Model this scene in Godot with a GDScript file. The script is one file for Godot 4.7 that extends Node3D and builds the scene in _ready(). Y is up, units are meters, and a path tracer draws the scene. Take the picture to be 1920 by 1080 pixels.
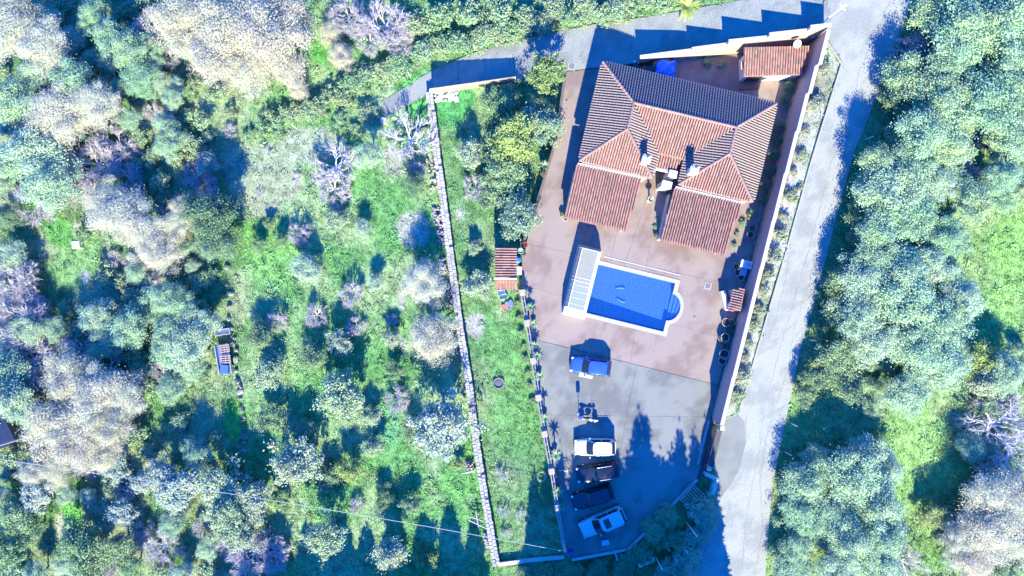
extends Node3D
# A hillside villa seen straight down from a drone: x runs right, z runs down the picture, y is height above the pool terrace.
const CAM_H := 72.0
const FOCAL := 1296.0
const SLOPE_PX := 18.0
var rng := RandomNumberGenerator.new()
var used := {}
var tex := {}
var mats := {}
var nz := FastNoiseLite.new()
var nz2 := FastNoiseLite.new()
var hills := FastNoiseLite.new()

# ---------- mesh collector ----------
class MB:
	var v := PackedVector3Array()
	var n := PackedVector3Array()
	var c := PackedColorArray()
	var i := PackedInt32Array()
	func tri(a: Vector3, b: Vector3, d: Vector3, col := Color.WHITE, nn := Vector3.ZERO) -> void:
		var k := v.size()
		if nn == Vector3.ZERO:
			nn = (d - a).cross(b - a).normalized()
		elif (d - a).cross(b - a).dot(nn) < 0.0:
			var sw := b
			b = d
			d = sw
		v.push_back(a); v.push_back(b); v.push_back(d)
		n.push_back(nn); n.push_back(nn); n.push_back(nn)
		c.push_back(col); c.push_back(col); c.push_back(col)
		i.push_back(k); i.push_back(k + 1); i.push_back(k + 2)
	# a quad whose front faces the side that OUT points to
	func quad(a: Vector3, b: Vector3, d: Vector3, e: Vector3, out := Vector3.ZERO, col := Color.WHITE) -> void:
		var nn := (d - a).cross(e - b)
		if nn.length_squared() < 1e-14: return
		nn = -nn.normalized()
		var k := v.size()
		if out != Vector3.ZERO and nn.dot(out) < 0.0:
			nn = -nn
			v.push_back(a); v.push_back(e); v.push_back(d); v.push_back(b)
		else:
			v.push_back(a); v.push_back(b); v.push_back(d); v.push_back(e)
		for q in 4:
			n.push_back(nn); c.push_back(col)
		i.push_back(k); i.push_back(k + 1); i.push_back(k + 2)
		i.push_back(k); i.push_back(k + 2); i.push_back(k + 3)
	# box with chamfered vertical and top edges
	func box(t: Transform3D, s: Vector3, col := Color.WHITE, ch := 0.0) -> void:
		var h := s * 0.5
		ch = min(ch, min(h.x, min(h.y, h.z)) * 0.8)
		var rings := []
		var levels := [[-h.y, 0.0], [h.y - ch, 0.0], [h.y, ch]] if ch > 0.0 else [[-h.y, 0.0], [h.y, 0.0]]
		for l in levels:
			var r := []
			var x: float = h.x - float(l[1])
			var z: float = h.z - float(l[1])
			if ch > 0.0:
				for q in [[-x, -z + ch], [-x + ch, -z], [x - ch, -z], [x, -z + ch], [x, z - ch], [x - ch, z], [-x + ch, z], [-x, z - ch]]:
					r.append(t * Vector3(q[0], l[0], q[1]))
			else:
				for q in [[-x, -z], [x, -z], [x, z], [-x, z]]:
					r.append(t * Vector3(q[0], l[0], q[1]))
			rings.append(r)
		var m: int = rings[0].size()
		for k in rings.size() - 1:
			for q in m:
				var w: int = (q + 1) % m
				var mid: Vector3 = (rings[k][q] + rings[k][w]) * 0.5
				quad(rings[k][q], rings[k][w], rings[k + 1][w], rings[k + 1][q], mid - t.origin, col)
		for k in [0, rings.size() - 1]:
			var out: Vector3 = t.basis.y * (-1.0 if k == 0 else 1.0)
			for q in range(1, m - 1):
				var a: Vector3 = rings[k][0]
				var b: Vector3 = rings[k][q]
				var d: Vector3 = rings[k][q + 1]
				if ((d - a).cross(b - a)).dot(out) < 0.0: tri(a, d, b, col)
				else: tri(a, b, d, col)
	func tube(pts: Array, rad: Array, sides := 6, col := Color.WHITE, caps := true) -> void:
		var base := v.size()
		var up := Vector3.UP
		for k in pts.size():
			var dir: Vector3 = (pts[min(k + 1, pts.size() - 1)] - pts[max(k - 1, 0)]).normalized()
			if absf(dir.dot(up)) > 0.9: up = Vector3.RIGHT
			var x := dir.cross(up).normalized()
			var y := x.cross(dir).normalized()
			up = y
			for s in sides:
				var a := TAU * s / sides
				var o := x * cos(a) + y * sin(a)
				v.push_back(pts[k] + o * float(rad[k])); n.push_back(o); c.push_back(col)
		for k in pts.size() - 1:
			for s in sides:
				var a := base + k * sides + s
				var b := base + k * sides + (s + 1) % sides
				i.push_back(a); i.push_back(b); i.push_back(b + sides)
				i.push_back(a); i.push_back(b + sides); i.push_back(a + sides)
		if caps:
			for e in [0, pts.size() - 1]:
				var k0 := v.size()
				var dd: Vector3 = (pts[1] - pts[0]) if e == 0 else (pts[e - 1] - pts[e])
				for s in sides:
					v.push_back(v[base + e * sides + s]); n.push_back(-dd.normalized()); c.push_back(col)
				for s in range(1, sides - 1):
					i.push_back(k0); i.push_back(k0 + s); i.push_back(k0 + s + 1)
	# prof: [radius, height] pairs turned about y
	func lathe(at: Vector3, prof: Array, sides := 14, col := Color.WHITE) -> void:
		for k in prof.size() - 1:
			var p0: Array = prof[k]
			var p1: Array = prof[k + 1]
			var dr: float = p1[0] - p0[0]
			var dh: float = p1[1] - p0[1]
			var base := v.size()
			for s in sides + 1:
				var a := TAU * s / sides
				var o := Vector3(cos(a), 0, sin(a))
				var nn := (o * dh + Vector3(0, -dr, 0)).normalized()
				v.push_back(at + o * float(p0[0]) + Vector3(0, p0[1], 0)); n.push_back(nn); c.push_back(col)
				v.push_back(at + o * float(p1[0]) + Vector3(0, p1[1], 0)); n.push_back(nn); c.push_back(col)
			for s in sides:
				var q := base + s * 2
				i.push_back(q); i.push_back(q + 3); i.push_back(q + 1)
				i.push_back(q); i.push_back(q + 2); i.push_back(q + 3)
	# a smooth surface over a grid of points rows[r][k]
	func grid(rows: Array, closed := false, flip := false, col := Color.WHITE) -> void:
		var base := v.size()
		var nr := rows.size()
		var nc: int = rows[0].size()
		for r in nr:
			for k in nc:
				var kl := (k - 1 + nc) % nc if closed else maxi(k - 1, 0)
				var kr := (k + 1) % nc if closed else mini(k + 1, nc - 1)
				var du: Vector3 = rows[r][kr] - rows[r][kl]
				var dv: Vector3 = rows[mini(r + 1, nr - 1)][k] - rows[maxi(r - 1, 0)][k]
				var nn := du.cross(dv)
				nn = nn.normalized() if nn.length_squared() > 1e-16 else Vector3.UP
				if flip: nn = -nn
				v.push_back(rows[r][k]); n.push_back(nn); c.push_back(col)
		for r in nr - 1:
			for k in (nc if closed else nc - 1):
				var a := base + r * nc + k
				var b := base + r * nc + (k + 1) % nc
				if flip:
					i.append_array([a, b, b + nc, a, b + nc, a + nc])
				else:
					i.append_array([a, b + nc, b, a, a + nc, b + nc])
	func mesh(m: Material) -> ArrayMesh:
		var am := ArrayMesh.new()
		var arr := []
		arr.resize(Mesh.ARRAY_MAX)
		arr[Mesh.ARRAY_VERTEX] = v; arr[Mesh.ARRAY_NORMAL] = n; arr[Mesh.ARRAY_COLOR] = c; arr[Mesh.ARRAY_INDEX] = i
		am.add_surface_from_arrays(Mesh.PRIMITIVE_TRIANGLES, arr)
		am.surface_set_material(0, m)
		return am

# ---------- nodes ----------
func numbered(called: String) -> String:
	if not used.has(called):
		used[called] = 0
		return called
	used[called] += 1
	return "%s_%03d" % [called, used[called]]
func meta(o: Node3D, label: String, category: String, group := "", kind := "") -> Node3D:
	if label: o.set_meta("label", label)
	if category: o.set_meta("category", category)
	if group: o.set_meta("group", group)
	if kind: o.set_meta("kind", kind)
	return o
func thing(called: String, label: String, category: String, at := Vector3.ZERO, turn := 0.0, group := "") -> Node3D:
	var o := Node3D.new()
	o.name = numbered(called)
	add_child(o)
	o.position = at
	o.rotation.y = turn
	return meta(o, label, category, group)
func part(called: String, mesh: Mesh, parent: Node3D, m: Material = null, t := Transform3D.IDENTITY) -> MeshInstance3D:
	var o := MeshInstance3D.new()
	o.name = called
	o.mesh = mesh
	if m: o.set_surface_override_material(0, m)
	parent.add_child(o, true)
	o.transform = t
	return o
func single(called: String, mesh: Mesh, label: String, category: String, at := Vector3.ZERO, turn := 0.0, group := "", kind := "") -> MeshInstance3D:
	var o := MeshInstance3D.new()
	o.name = numbered(called)
	o.mesh = mesh
	add_child(o)
	o.position = at
	o.rotation.y = turn
	meta(o, label, category, group, kind)
	return o

# ---------- materials (colours are linear base colours) ----------
func noise_tex(key: String, freq: float, lo: float, hi: float, oct := 4, sharp := 1.0, size := 512) -> ImageTexture:
	if tex.has(key): return tex[key]
	var f := FastNoiseLite.new()
	f.seed = key.hash() & 0xffff
	f.noise_type = FastNoiseLite.TYPE_SIMPLEX_SMOOTH
	f.frequency = freq
	f.fractal_octaves = oct
	var im := f.get_seamless_image(size, size)
	im.convert(Image.FORMAT_L8)
	var d := im.get_data()
	for k in d.size():
		var t: float = clampf((d[k] / 255.0 - 0.5) * sharp + 0.5, 0, 1)
		d[k] = clampi(int(255.0 * pow(lerpf(lo, hi, t), 1.0 / 2.2)), 0, 255)
	im = Image.create_from_data(size, size, false, Image.FORMAT_L8, d)
	im.convert(Image.FORMAT_RGB8)
	tex[key] = ImageTexture.create_from_image(im)
	return tex[key]
func mat(key: String, col: Color, rough := 0.8, opt := {}) -> StandardMaterial3D:
	if mats.has(key): return mats[key]
	var m := StandardMaterial3D.new()
	m.albedo_color = col.linear_to_srgb()
	m.roughness = rough
	m.vertex_color_use_as_albedo = true
	m.cull_mode = BaseMaterial3D.CULL_DISABLED
	if opt.has("metal"): m.metallic = opt.metal
	if opt.has("spec"): m.metallic_specular = opt.spec
	if opt.has("tex"):
		m.albedo_texture = opt.tex
		m.uv1_triplanar = true
		m.uv1_world_triplanar = opt.get("world", true)
		m.uv1_scale = Vector3.ONE * float(opt.get("scale", 0.2))
	if opt.has("coat"):
		m.clearcoat_enabled = true
		m.clearcoat = opt.coat
		m.clearcoat_roughness = 0.05
	if opt.has("alpha"):
		m.transparency = BaseMaterial3D.TRANSPARENCY_ALPHA
		m.albedo_color.a = opt.alpha
	if opt.has("back"):
		m.backlight_enabled = true
		m.backlight = opt.back
	mats[key] = m
	return m

# ---------- pixels and the lie of the land ----------
func W(px: float, py: float, h := 0.0) -> Vector3:
	var s := (CAM_H - h) / FOCAL
	return Vector3((px - 960.0) * s, h, (py - 540.0) * s)
func lerp_list(pts: Array, t: float) -> float:
	if t <= pts[0][0]: return pts[0][1]
	for k in pts.size() - 1:
		if t <= pts[k + 1][0]:
			return lerpf(pts[k][1], pts[k + 1][1], (t - pts[k][0]) / (pts[k + 1][0] - pts[k][0]))
	return pts[-1][1]
const STONE_WALL := [[168, 803], [400, 835], [1060, 930], [1200, 950]]
const TERRACE_EDGE := [[100, 1066], [135, 1060], [270, 1040], [400, 1001], [470, 980], [560, 977], [1040, 1060], [1200, 1088]]
const NORTH_LINE := [[500, 300], [720, 222], [803, 180], [965, 154], [1060, 136], [1192, 122], [1345, 104], [1500, 84], [1540, 76], [1600, 76], [1700, -200]]
const ROAD_H := [[-32.0, 4.5], [-20.0, 3.4], [-8.0, 2.4], [5.6, 1.2], [14.4, 0.3], [20.0, 0.0], [40.0, -0.8]]
const RAMP_H := [[-14.0, -1.6], [-8.7, -1.0], [0.0, -0.35], [6.0, 0.0], [11.0, 0.15], [17.0, 0.9], [32.0, 4.3]]
func road_h(z: float) -> float: return lerp_list(ROAD_H, z)
func drive_h(x: float, z: float) -> float:
	return lerpf(lerp_list(RAMP_H, x), road_h(z), smoothstep(29.0, 34.0, x))
func left_h(x: float, z: float) -> float:
	return -1.4 - 0.055 * maxf(0.0, -8.0 - x)
func wall_x(z: float) -> float: return (1334.0 + (785.0 - (z * 18.0 + 540.0)) * 0.25 - 960.0) / 18.0
func smooth_ground(x: float, z: float) -> float:
	var py := z * 18.0 + 540.0
	var px := x * 18.0 + 960.0
	var sx := (lerp_list(STONE_WALL, py) - 960.0) / 18.0
	var tx := (lerp_list(TERRACE_EDGE, py) - 960.0) / 18.0
	var wx := wall_x(z)
	var h := left_h(x, z)
	h = lerpf(h, -0.9, smoothstep(sx - 0.3, sx + 0.3, x))
	h = lerpf(h, 0.0, smoothstep(tx - 0.3, tx + 0.3, x))
	var low := smoothstep(25.0, 30.0, z) * smoothstep(3.0, 7.0, x)
	h = lerpf(h, -0.8, low)
	h = lerpf(h, road_h(z), smoothstep(wx, wx + 0.5, x) * (1.0 - smoothstep(24.0, 27.0, z) * (1.0 - smoothstep(17.0, 19.5, x))))
	var nz_line := (lerp_list(NORTH_LINE, px) - 540.0) / 18.0
	var north := 1.0 - smoothstep(nz_line - 0.4, nz_line + 0.2, z)
	if x < -13.0: north *= smoothstep(-17.0, -13.0, x)
	h = lerpf(h, drive_h(x, z), north)
	if x > 30.0:
		h += 0.03 * (x - 36.0) * smoothstep(36.0, 40.0, x)
	return h
func ground_h(x: float, z: float) -> float:
	return smooth_ground(x, z) + hills.get_noise_2d(x, z) * 0.16 - 0.07
func G(px: float, py: float, up := 0.0) -> Vector3:
	var h := 0.0
	for k in 6:
		var p := W(px, py, h + up)
		h = lerpf(h, smooth_ground(p.x, p.z), 0.8)
	return W(px, py, h + up)
# the ground point below something seen at (px, py) whose top stands HC above the ground
func base_under(px: float, py: float, hc: float) -> Vector3:
	var p := G(px, py, hc)
	return Vector3(p.x, ground_h(p.x, p.z), p.z)
func poly(pts: Array, h = null) -> PackedVector2Array:
	var out := PackedVector2Array()
	for p in pts:
		var w: Vector3 = G(p[0], p[1]) if h == null else W(p[0], p[1], h)
		out.push_back(Vector2(w.x, w.z))
	return out
# a sheet over POLYGON cut into cells, less HOLE, with a skirt of DEPTH
func sheet(pg: PackedVector2Array, height: Callable, tone: Callable, step := 1.0, depth := 0.3, hole := PackedVector2Array()) -> MB:
	var mb := MB.new()
	var lo := pg[0]
	var hi := pg[0]
	for p in pg:
		lo = lo.min(p)
		hi = hi.max(p)
	var hole_box := Rect2()
	if hole.size() > 0:
		hole_box = Rect2(hole[0], Vector2.ZERO)
		for p in hole: hole_box = hole_box.expand(p)
	var x := floorf(lo.x / step) * step
	while x < hi.x:
		var z := floorf(lo.y / step) * step
		while z < hi.y:
			var cell := PackedVector2Array([Vector2(x, z), Vector2(x + step, z), Vector2(x + step, z + step), Vector2(x, z + step)])
			var inside := 0
			for q in cell:
				if Geometry2D.is_point_in_polygon(q, pg): inside += 1
			for a in ([cell] if inside == 4 else Geometry2D.intersect_polygons(cell, pg)):
				var pieces := [a]
				if hole.size() > 0 and hole_box.intersects(Rect2(x, z, step, step)): pieces = Geometry2D.clip_polygons(a, hole)
				for b in pieces:
					var tr := Geometry2D.triangulate_polygon(b)
					var base := mb.v.size()
					for q in b:
						mb.v.push_back(Vector3(q.x, height.call(q.x, q.y), q.y))
						mb.n.push_back(Vector3.UP)
						mb.c.push_back(tone.call(q.x, q.y))
					for k in range(0, tr.size(), 3):
						var p0: Vector2 = b[tr[k]]
						var p1: Vector2 = b[tr[k + 1]]
						var p2: Vector2 = b[tr[k + 2]]
						if (p1 - p0).cross(p2 - p0) > 0.0: mb.i.append_array([base + tr[k], base + tr[k + 1], base + tr[k + 2]])
						else: mb.i.append_array([base + tr[k], base + tr[k + 2], base + tr[k + 1]])
			z += step
		x += step
	if depth > 0.0:
		for k in pg.size():
			var a := pg[k]
			var b := pg[(k + 1) % pg.size()]
			var nseg := maxi(1, int(a.distance_to(b) / step))
			for s in nseg:
				var p := a.lerp(b, float(s) / nseg)
				var q := a.lerp(b, float(s + 1) / nseg)
				var hp: float = height.call(p.x, p.y)
				var hq: float = height.call(q.x, q.y)
				if hole.size() > 0 and Geometry2D.is_point_in_polygon((p + q) * 0.5, hole): continue
				var mid := (pg[0] + pg[pg.size() / 2]) * 0.5
				var col: Color = tone.call(p.x, p.y)
				mb.quad(Vector3(p.x, hp, p.y), Vector3(q.x, hq, q.y), Vector3(q.x, hq - depth, q.y), Vector3(p.x, hp - depth, p.y), Vector3(p.x - mid.x, 0, p.y - mid.y), col)
	return mb
func yaw_to(a: Vector3, b: Vector3) -> float:   # turns local +x from a to b
	return atan2(-(b.z - a.z), b.x - a.x)
func along(a: Vector3, b: Vector3) -> Basis: return Basis(Vector3.UP, yaw_to(a, b))

# ---------- setting ----------
const PINK := [[1062, 134], [1192, 122], [1345, 105], [1503, 86], [1497, 132], [1347, 722], [994, 634], [978, 560], [979, 480], [1002, 402], [1041, 272], [1060, 150]]
const GREY := [[994, 634.5], [1347, 722.5], [1333, 782], [1318, 862], [1306, 899], [1178, 1029], [1071, 1048], [1060, 1040], [1040, 905]]
const DRIVE := [[714, 192], [808, 133], [885, 100], [960, 78], [1110, 46], [1280, 20], [1400, -2], [1552, -30], [1558, 56], [1540, 68], [1500, 80], [1345, 100], [1192, 119], [1062, 133], [965, 150], [808, 174], [722, 219]]
const ROAD := [[1548, -60], [1552, 20], [1550, 68], [1578, 119], [1522, 300], [1472, 480], [1407, 700], [1383, 775], [1350, 790], [1335, 870], [1343, 950], [1312, 1010], [1285, 1095], [1270, 1160], [1428, 1160], [1435, 1080], [1440, 1000], [1450, 900], [1475, 780], [1505, 640], [1540, 520], [1565, 420], [1600, 290], [1640, 190], [1690, 60], [1728, -60]]
const BED := [[1547, 74], [1574, 121], [1518, 300], [1468, 480], [1403, 700], [1378, 775], [1352, 782], [1395, 640], [1470, 340], [1520, 150]]
var pink_pg: PackedVector2Array
var grey_pg: PackedVector2Array
var drive_pg: PackedVector2Array
var road_pg: PackedVector2Array
var bed_pg: PackedVector2Array
var pool_hole: PackedVector2Array
var pool_wide: PackedVector2Array
# patches of bare soil, dry grass and lush grass as the photograph shows them: [px, py, radius px, stretch, colour]
var patches := []
const P_O := Vector2(1127, 497)   # pool's north west corner in the picture
var pool_t: Transform3D
func pool_pt(u: float, v: float, y := 0.0) -> Vector3: return pool_t * Vector3(u, y, v)
func pool_outline(grow: float) -> PackedVector2Array:
	var out := PackedVector2Array()
	var L := 7.95
	var D := 5.2
	var pts := [[-1.4 - grow, -grow], [L + grow, -grow]]
	var c := Vector2(L, 2.55)
	var r := 1.42 + grow
	pts.append([L + grow, c.y - sqrt(maxf(0.0, r * r - grow * grow))])
	for k in range(1, 16):
		var a := lerpf(-PI / 2 + asin(grow / r), PI / 2 - asin(grow / r), k / 16.0)
		pts.append([c.x + cos(a) * r * 0.8, c.y + sin(a) * r])
	pts.append([L + grow, c.y + sqrt(maxf(0.0, r * r - grow * grow))])
	pts.append([L + grow, D + grow])
	pts.append([-1.4 - grow, D + grow])
	for p in pts:
		var w := pool_pt(p[0], p[1])
		out.push_back(Vector2(w.x, w.z))
	return out

func ground_tone(x: float, z: float) -> Color:
	var py := z * 18.0 + 540.0
	var px := x * 18.0 + 960.0
	var f := nz.get_noise_2d(x * 2.2, z * 2.2)
	var g := nz2.get_noise_2d(x * 9.0, z * 9.0)
	var sx := lerp_list(STONE_WALL, py)
	var tx := lerp_list(TERRACE_EDGE, py)
	var col := Color(0.14, 0.28, 0.15)
	if px > 1400.0 or (px > 1330.0 and py > 900.0): col = Color(0.20, 0.37, 0.13).lerp(Color(0.27, 0.36, 0.18), clampf(0.4 + f, 0, 1))
	elif px > tx: col = Color(0.14, 0.28, 0.12)
	elif px > sx: col = Color(0.13, 0.29, 0.11).lerp(Color(0.23, 0.33, 0.17), clampf(0.35 + f * 1.4, 0, 1))
	elif px > 440.0: col = Color(0.15, 0.35, 0.12).lerp(Color(0.29, 0.41, 0.21), clampf(0.45 + f * 1.8, 0, 1))
	else: col = Color(0.14, 0.28, 0.11).lerp(Color(0.29, 0.34, 0.2), clampf(0.45 + f * 1.8, 0, 1))
	for p in patches:
		var dx: float = (px - p[0]) / p[3]
		var dy: float = py - p[1]
		var d: float = sqrt(dx * dx + dy * dy) / float(p[2]) + f * 0.55 + g * 0.25
		if d < 1.0:
			col = col.lerp(p[4], clampf((1.0 - d) * 6.0, 0, 1) * 0.9)
	if Geometry2D.is_point_in_polygon(Vector2(x, z), bed_pg):
		col = Color(0.42, 0.42, 0.40).lerp(Color(0.22, 0.24, 0.19), clampf(f * 3.0 + g, 0, 1))
	var k := 1.0 + g * 0.45
	return Color(col.r * k, col.g * k, col.b * k)

func stain(base: Color, other: Color, amount: float, sc := 1.0) -> Callable:
	return func(x: float, z: float) -> Color:
		var f := nz.get_noise_2d(x * 3.0 * sc + 40.0, z * 3.0 * sc - 17.0)
		var g := nz2.get_noise_2d(x * 7.0 * sc, z * 7.0 * sc)
		var w := nz2.get_noise_2d(x * 26.0 + 9.0, z * 26.0)
		var t := clampf((f * 1.5 + g * 0.8 + w * 0.35) * 1.3 + 0.3, 0, 1) * amount
		return base.lerp(other, t)

func build_ground() -> void:
	patches = [
		[490, 335, 62, 1.3, Color(0.33, 0.36, 0.25)], [560, 270, 40, 1.8, Color(0.36, 0.4, 0.3)], [770, 425, 34, 0.8, Color(0.40, 0.39, 0.33)], [735, 290, 40, 0.7, Color(0.34, 0.36, 0.3)],
		[748, 560, 26, 0.5, Color(0.40, 0.38, 0.34)], [890, 610, 24, 0.8, Color(0.38, 0.36, 0.36)], [860, 400, 14, 0.6, Color(0.42, 0.42, 0.4)],
		[110, 480, 60, 0.9, Color(0.24, 0.43, 0.16)], [70, 430, 34, 1.0, Color(0.14, 0.4, 0.1)], [120, 520, 16, 0.5, Color(0.45, 0.44, 0.4)], [100, 420, 12, 0.5, Color(0.45, 0.44, 0.4)],
		[95, 990, 50, 0.5, Color(0.14, 0.42, 0.09)], [70, 1010, 30, 0.4, Color(0.4, 0.42, 0.32)], [420, 800, 42, 0.6, Color(0.15, 0.42, 0.08)], [430, 1050, 30, 1.0, Color(0.38, 0.4, 0.32)],
		[395, 190, 50, 1.3, Color(0.3, 0.38, 0.22)], [245, 250, 30, 0.4, Color(0.14, 0.4, 0.07)], [590, 80, 30, 0.7, Color(0.12, 0.4, 0.1)], [500, 470, 60, 1.0, Color(0.2, 0.43, 0.14)],
		[820, 180, 60, 1.6, Color(0.1, 0.36, 0.12)], [1885, 480, 85, 0.6, Color(0.25, 0.46, 0.14)], [1720, 860, 110, 0.7, Color(0.27, 0.46, 0.16)], [1840, 620, 80, 0.5, Color(0.25, 0.45, 0.15)],
		[955, 720, 150, 0.35, Color(0.16, 0.35, 0.12)], [940, 560, 40, 0.4, Color(0.28, 0.4, 0.2)], [720, 780, 60, 0.5, Color(0.16, 0.4, 0.2)], [860, 900, 50, 1.0, Color(0.16, 0.4, 0.12)],
		[460, 290, 40, 2.0, Color(0.3, 0.36, 0.24)], [340, 330, 50, 0.8, Color(0.24, 0.3, 0.2)],
	]
	var mb := MB.new()
	var xs := PackedFloat32Array()
	var zs := PackedFloat32Array()
	for e in [[xs, 64.0], [zs, 42.0]]:
		var r: float = e[1]
		for far in [-600.0, -250.0, -140.0, -100.0, -80.0]: e[0].push_back(far * r / 64.0)
		var q := -r
		while q <= r + 0.01:
			e[0].push_back(q)
			q += 0.42
		for far in [80.0, 100.0, 140.0, 250.0, 600.0]: e[0].push_back(far * r / 64.0)
		if e[1] == 64.0: xs = e[0]
		else: zs = e[0]
	var nx := xs.size()
	var paved := []
	var union: PackedVector2Array = Geometry2D.offset_polygon(pink_pg, 0.12)[0]
	for p in [grey_pg, drive_pg, road_pg]:
		union = Geometry2D.merge_polygons(union, Geometry2D.offset_polygon(p, 0.12)[0])[0]
	paved.append(Geometry2D.offset_polygon(union, -0.25)[0])
	paved.append(Geometry2D.offset_polygon(pink_pg, 0.35)[0])
	var boxes := []
	for p in paved:
		var r := Rect2(p[0], Vector2.ZERO)
		for q in p: r = r.expand(q)
		boxes.append(r)
	for z in zs:
		for x in xs:
			var h := ground_h(x, z)
			var pt := Vector2(x, z)
			if boxes[0].has_point(pt) and Geometry2D.is_point_in_polygon(pt, paved[0]): h = smooth_ground(x, z) - 0.28
			if boxes[1].has_point(pt) and Geometry2D.is_point_in_polygon(pt, paved[1]): h = minf(h, -0.28)
			if Geometry2D.is_point_in_polygon(pt, pool_wide): h = -3.0
			mb.v.push_back(Vector3(x, h, z))
			mb.c.push_back(ground_tone(x, z))
			mb.n.push_back(Vector3.UP)
	for a in zs.size() - 1:
		for b in nx - 1:
			var k := a * nx + b
			mb.i.append_array([k, k + 1, k + nx + 1, k, k + nx + 1, k + nx])
	for a in range(1, zs.size() - 1):
		for b in range(1, nx - 1):
			var k := a * nx + b
			var e := Vector3(mb.v[k + 1].x - mb.v[k - 1].x, mb.v[k + 1].y - mb.v[k - 1].y, 0)
			var s := Vector3(0, mb.v[k + nx].y - mb.v[k - nx].y, mb.v[k + nx].z - mb.v[k - nx].z)
			mb.n[k] = s.cross(e).normalized()
	var m := mat("ground", Color(1, 1, 1), 0.95, {"tex": noise_tex("turf", 0.03, 0.55, 1.25, 5, 1.5), "scale": 0.22, "spec": 0.15})
	single("ground", mb.mesh(m), "grassy hillside ground with bare soil patches", "ground", Vector3.ZERO, 0.0, "", "structure")

func slabs(owner_node: Node3D, pg: PackedVector2Array, cuts: Array, height: Callable, tone: Callable, m: Material, hole := PackedVector2Array(), step := 0.36) -> void:
	# cuts: [pixel a, pixel b] straight joints right across; each resulting slab is a part with a 2 cm joint round it
	var pieces := [pg]
	for c in cuts:
		var a := W(c[0], c[1], 0.0)
		var b := W(c[2], c[3], 0.0)
		var d := Vector2(b.x - a.x, b.z - a.z).normalized()
		var s := Vector2(-d.y, d.x)
		var o := Vector2(a.x, a.z)
		var half := PackedVector2Array([o - d * 200, o + d * 200, o + d * 200 + s * 200, o - d * 200 + s * 200])
		var next := []
		for p in pieces:
			for q in Geometry2D.intersect_polygons(p, half): next.append(q)
			for q in Geometry2D.clip_polygons(p, half): next.append(q)
		pieces = next
	for p in pieces:
		for q in Geometry2D.offset_polygon(p, -0.009, Geometry2D.JOIN_MITER):
			if q.size() < 3: continue
			part("slab", sheet(q, height, tone, step, 0.12, hole).mesh(m), owner_node, null)

func crack(owner_node: Node3D, pts: Array, w: float, height: Callable, m: Material) -> void:
	var mb := MB.new()
	var prev := Vector3.ZERO
	var prev_s := Vector3.ZERO
	var first := true
	for k in pts.size() - 1:
		var a := G(pts[k][0], pts[k][1])
		var b := G(pts[k + 1][0], pts[k + 1][1])
		var nseg := maxi(2, int(a.distance_to(b) / 0.4))
		var side := (b - a).cross(Vector3.UP).normalized()
		for s in nseg + 1:
			if s == 0 and not first: continue
			var p := a.lerp(b, float(s) / nseg) + side * rng.randf_range(-0.09, 0.09)
			p.y = height.call(p.x, p.z) + 0.005
			var o: Vector3 = side * w * rng.randf_range(0.3, 1.2)
			if not first: mb.quad(prev - prev_s, prev + prev_s, p + o, p - o, Vector3.UP)
			prev = p; prev_s = o; first = false
	part("crack", mb.mesh(m), owner_node).set_meta("kind", "stuff")

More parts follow.
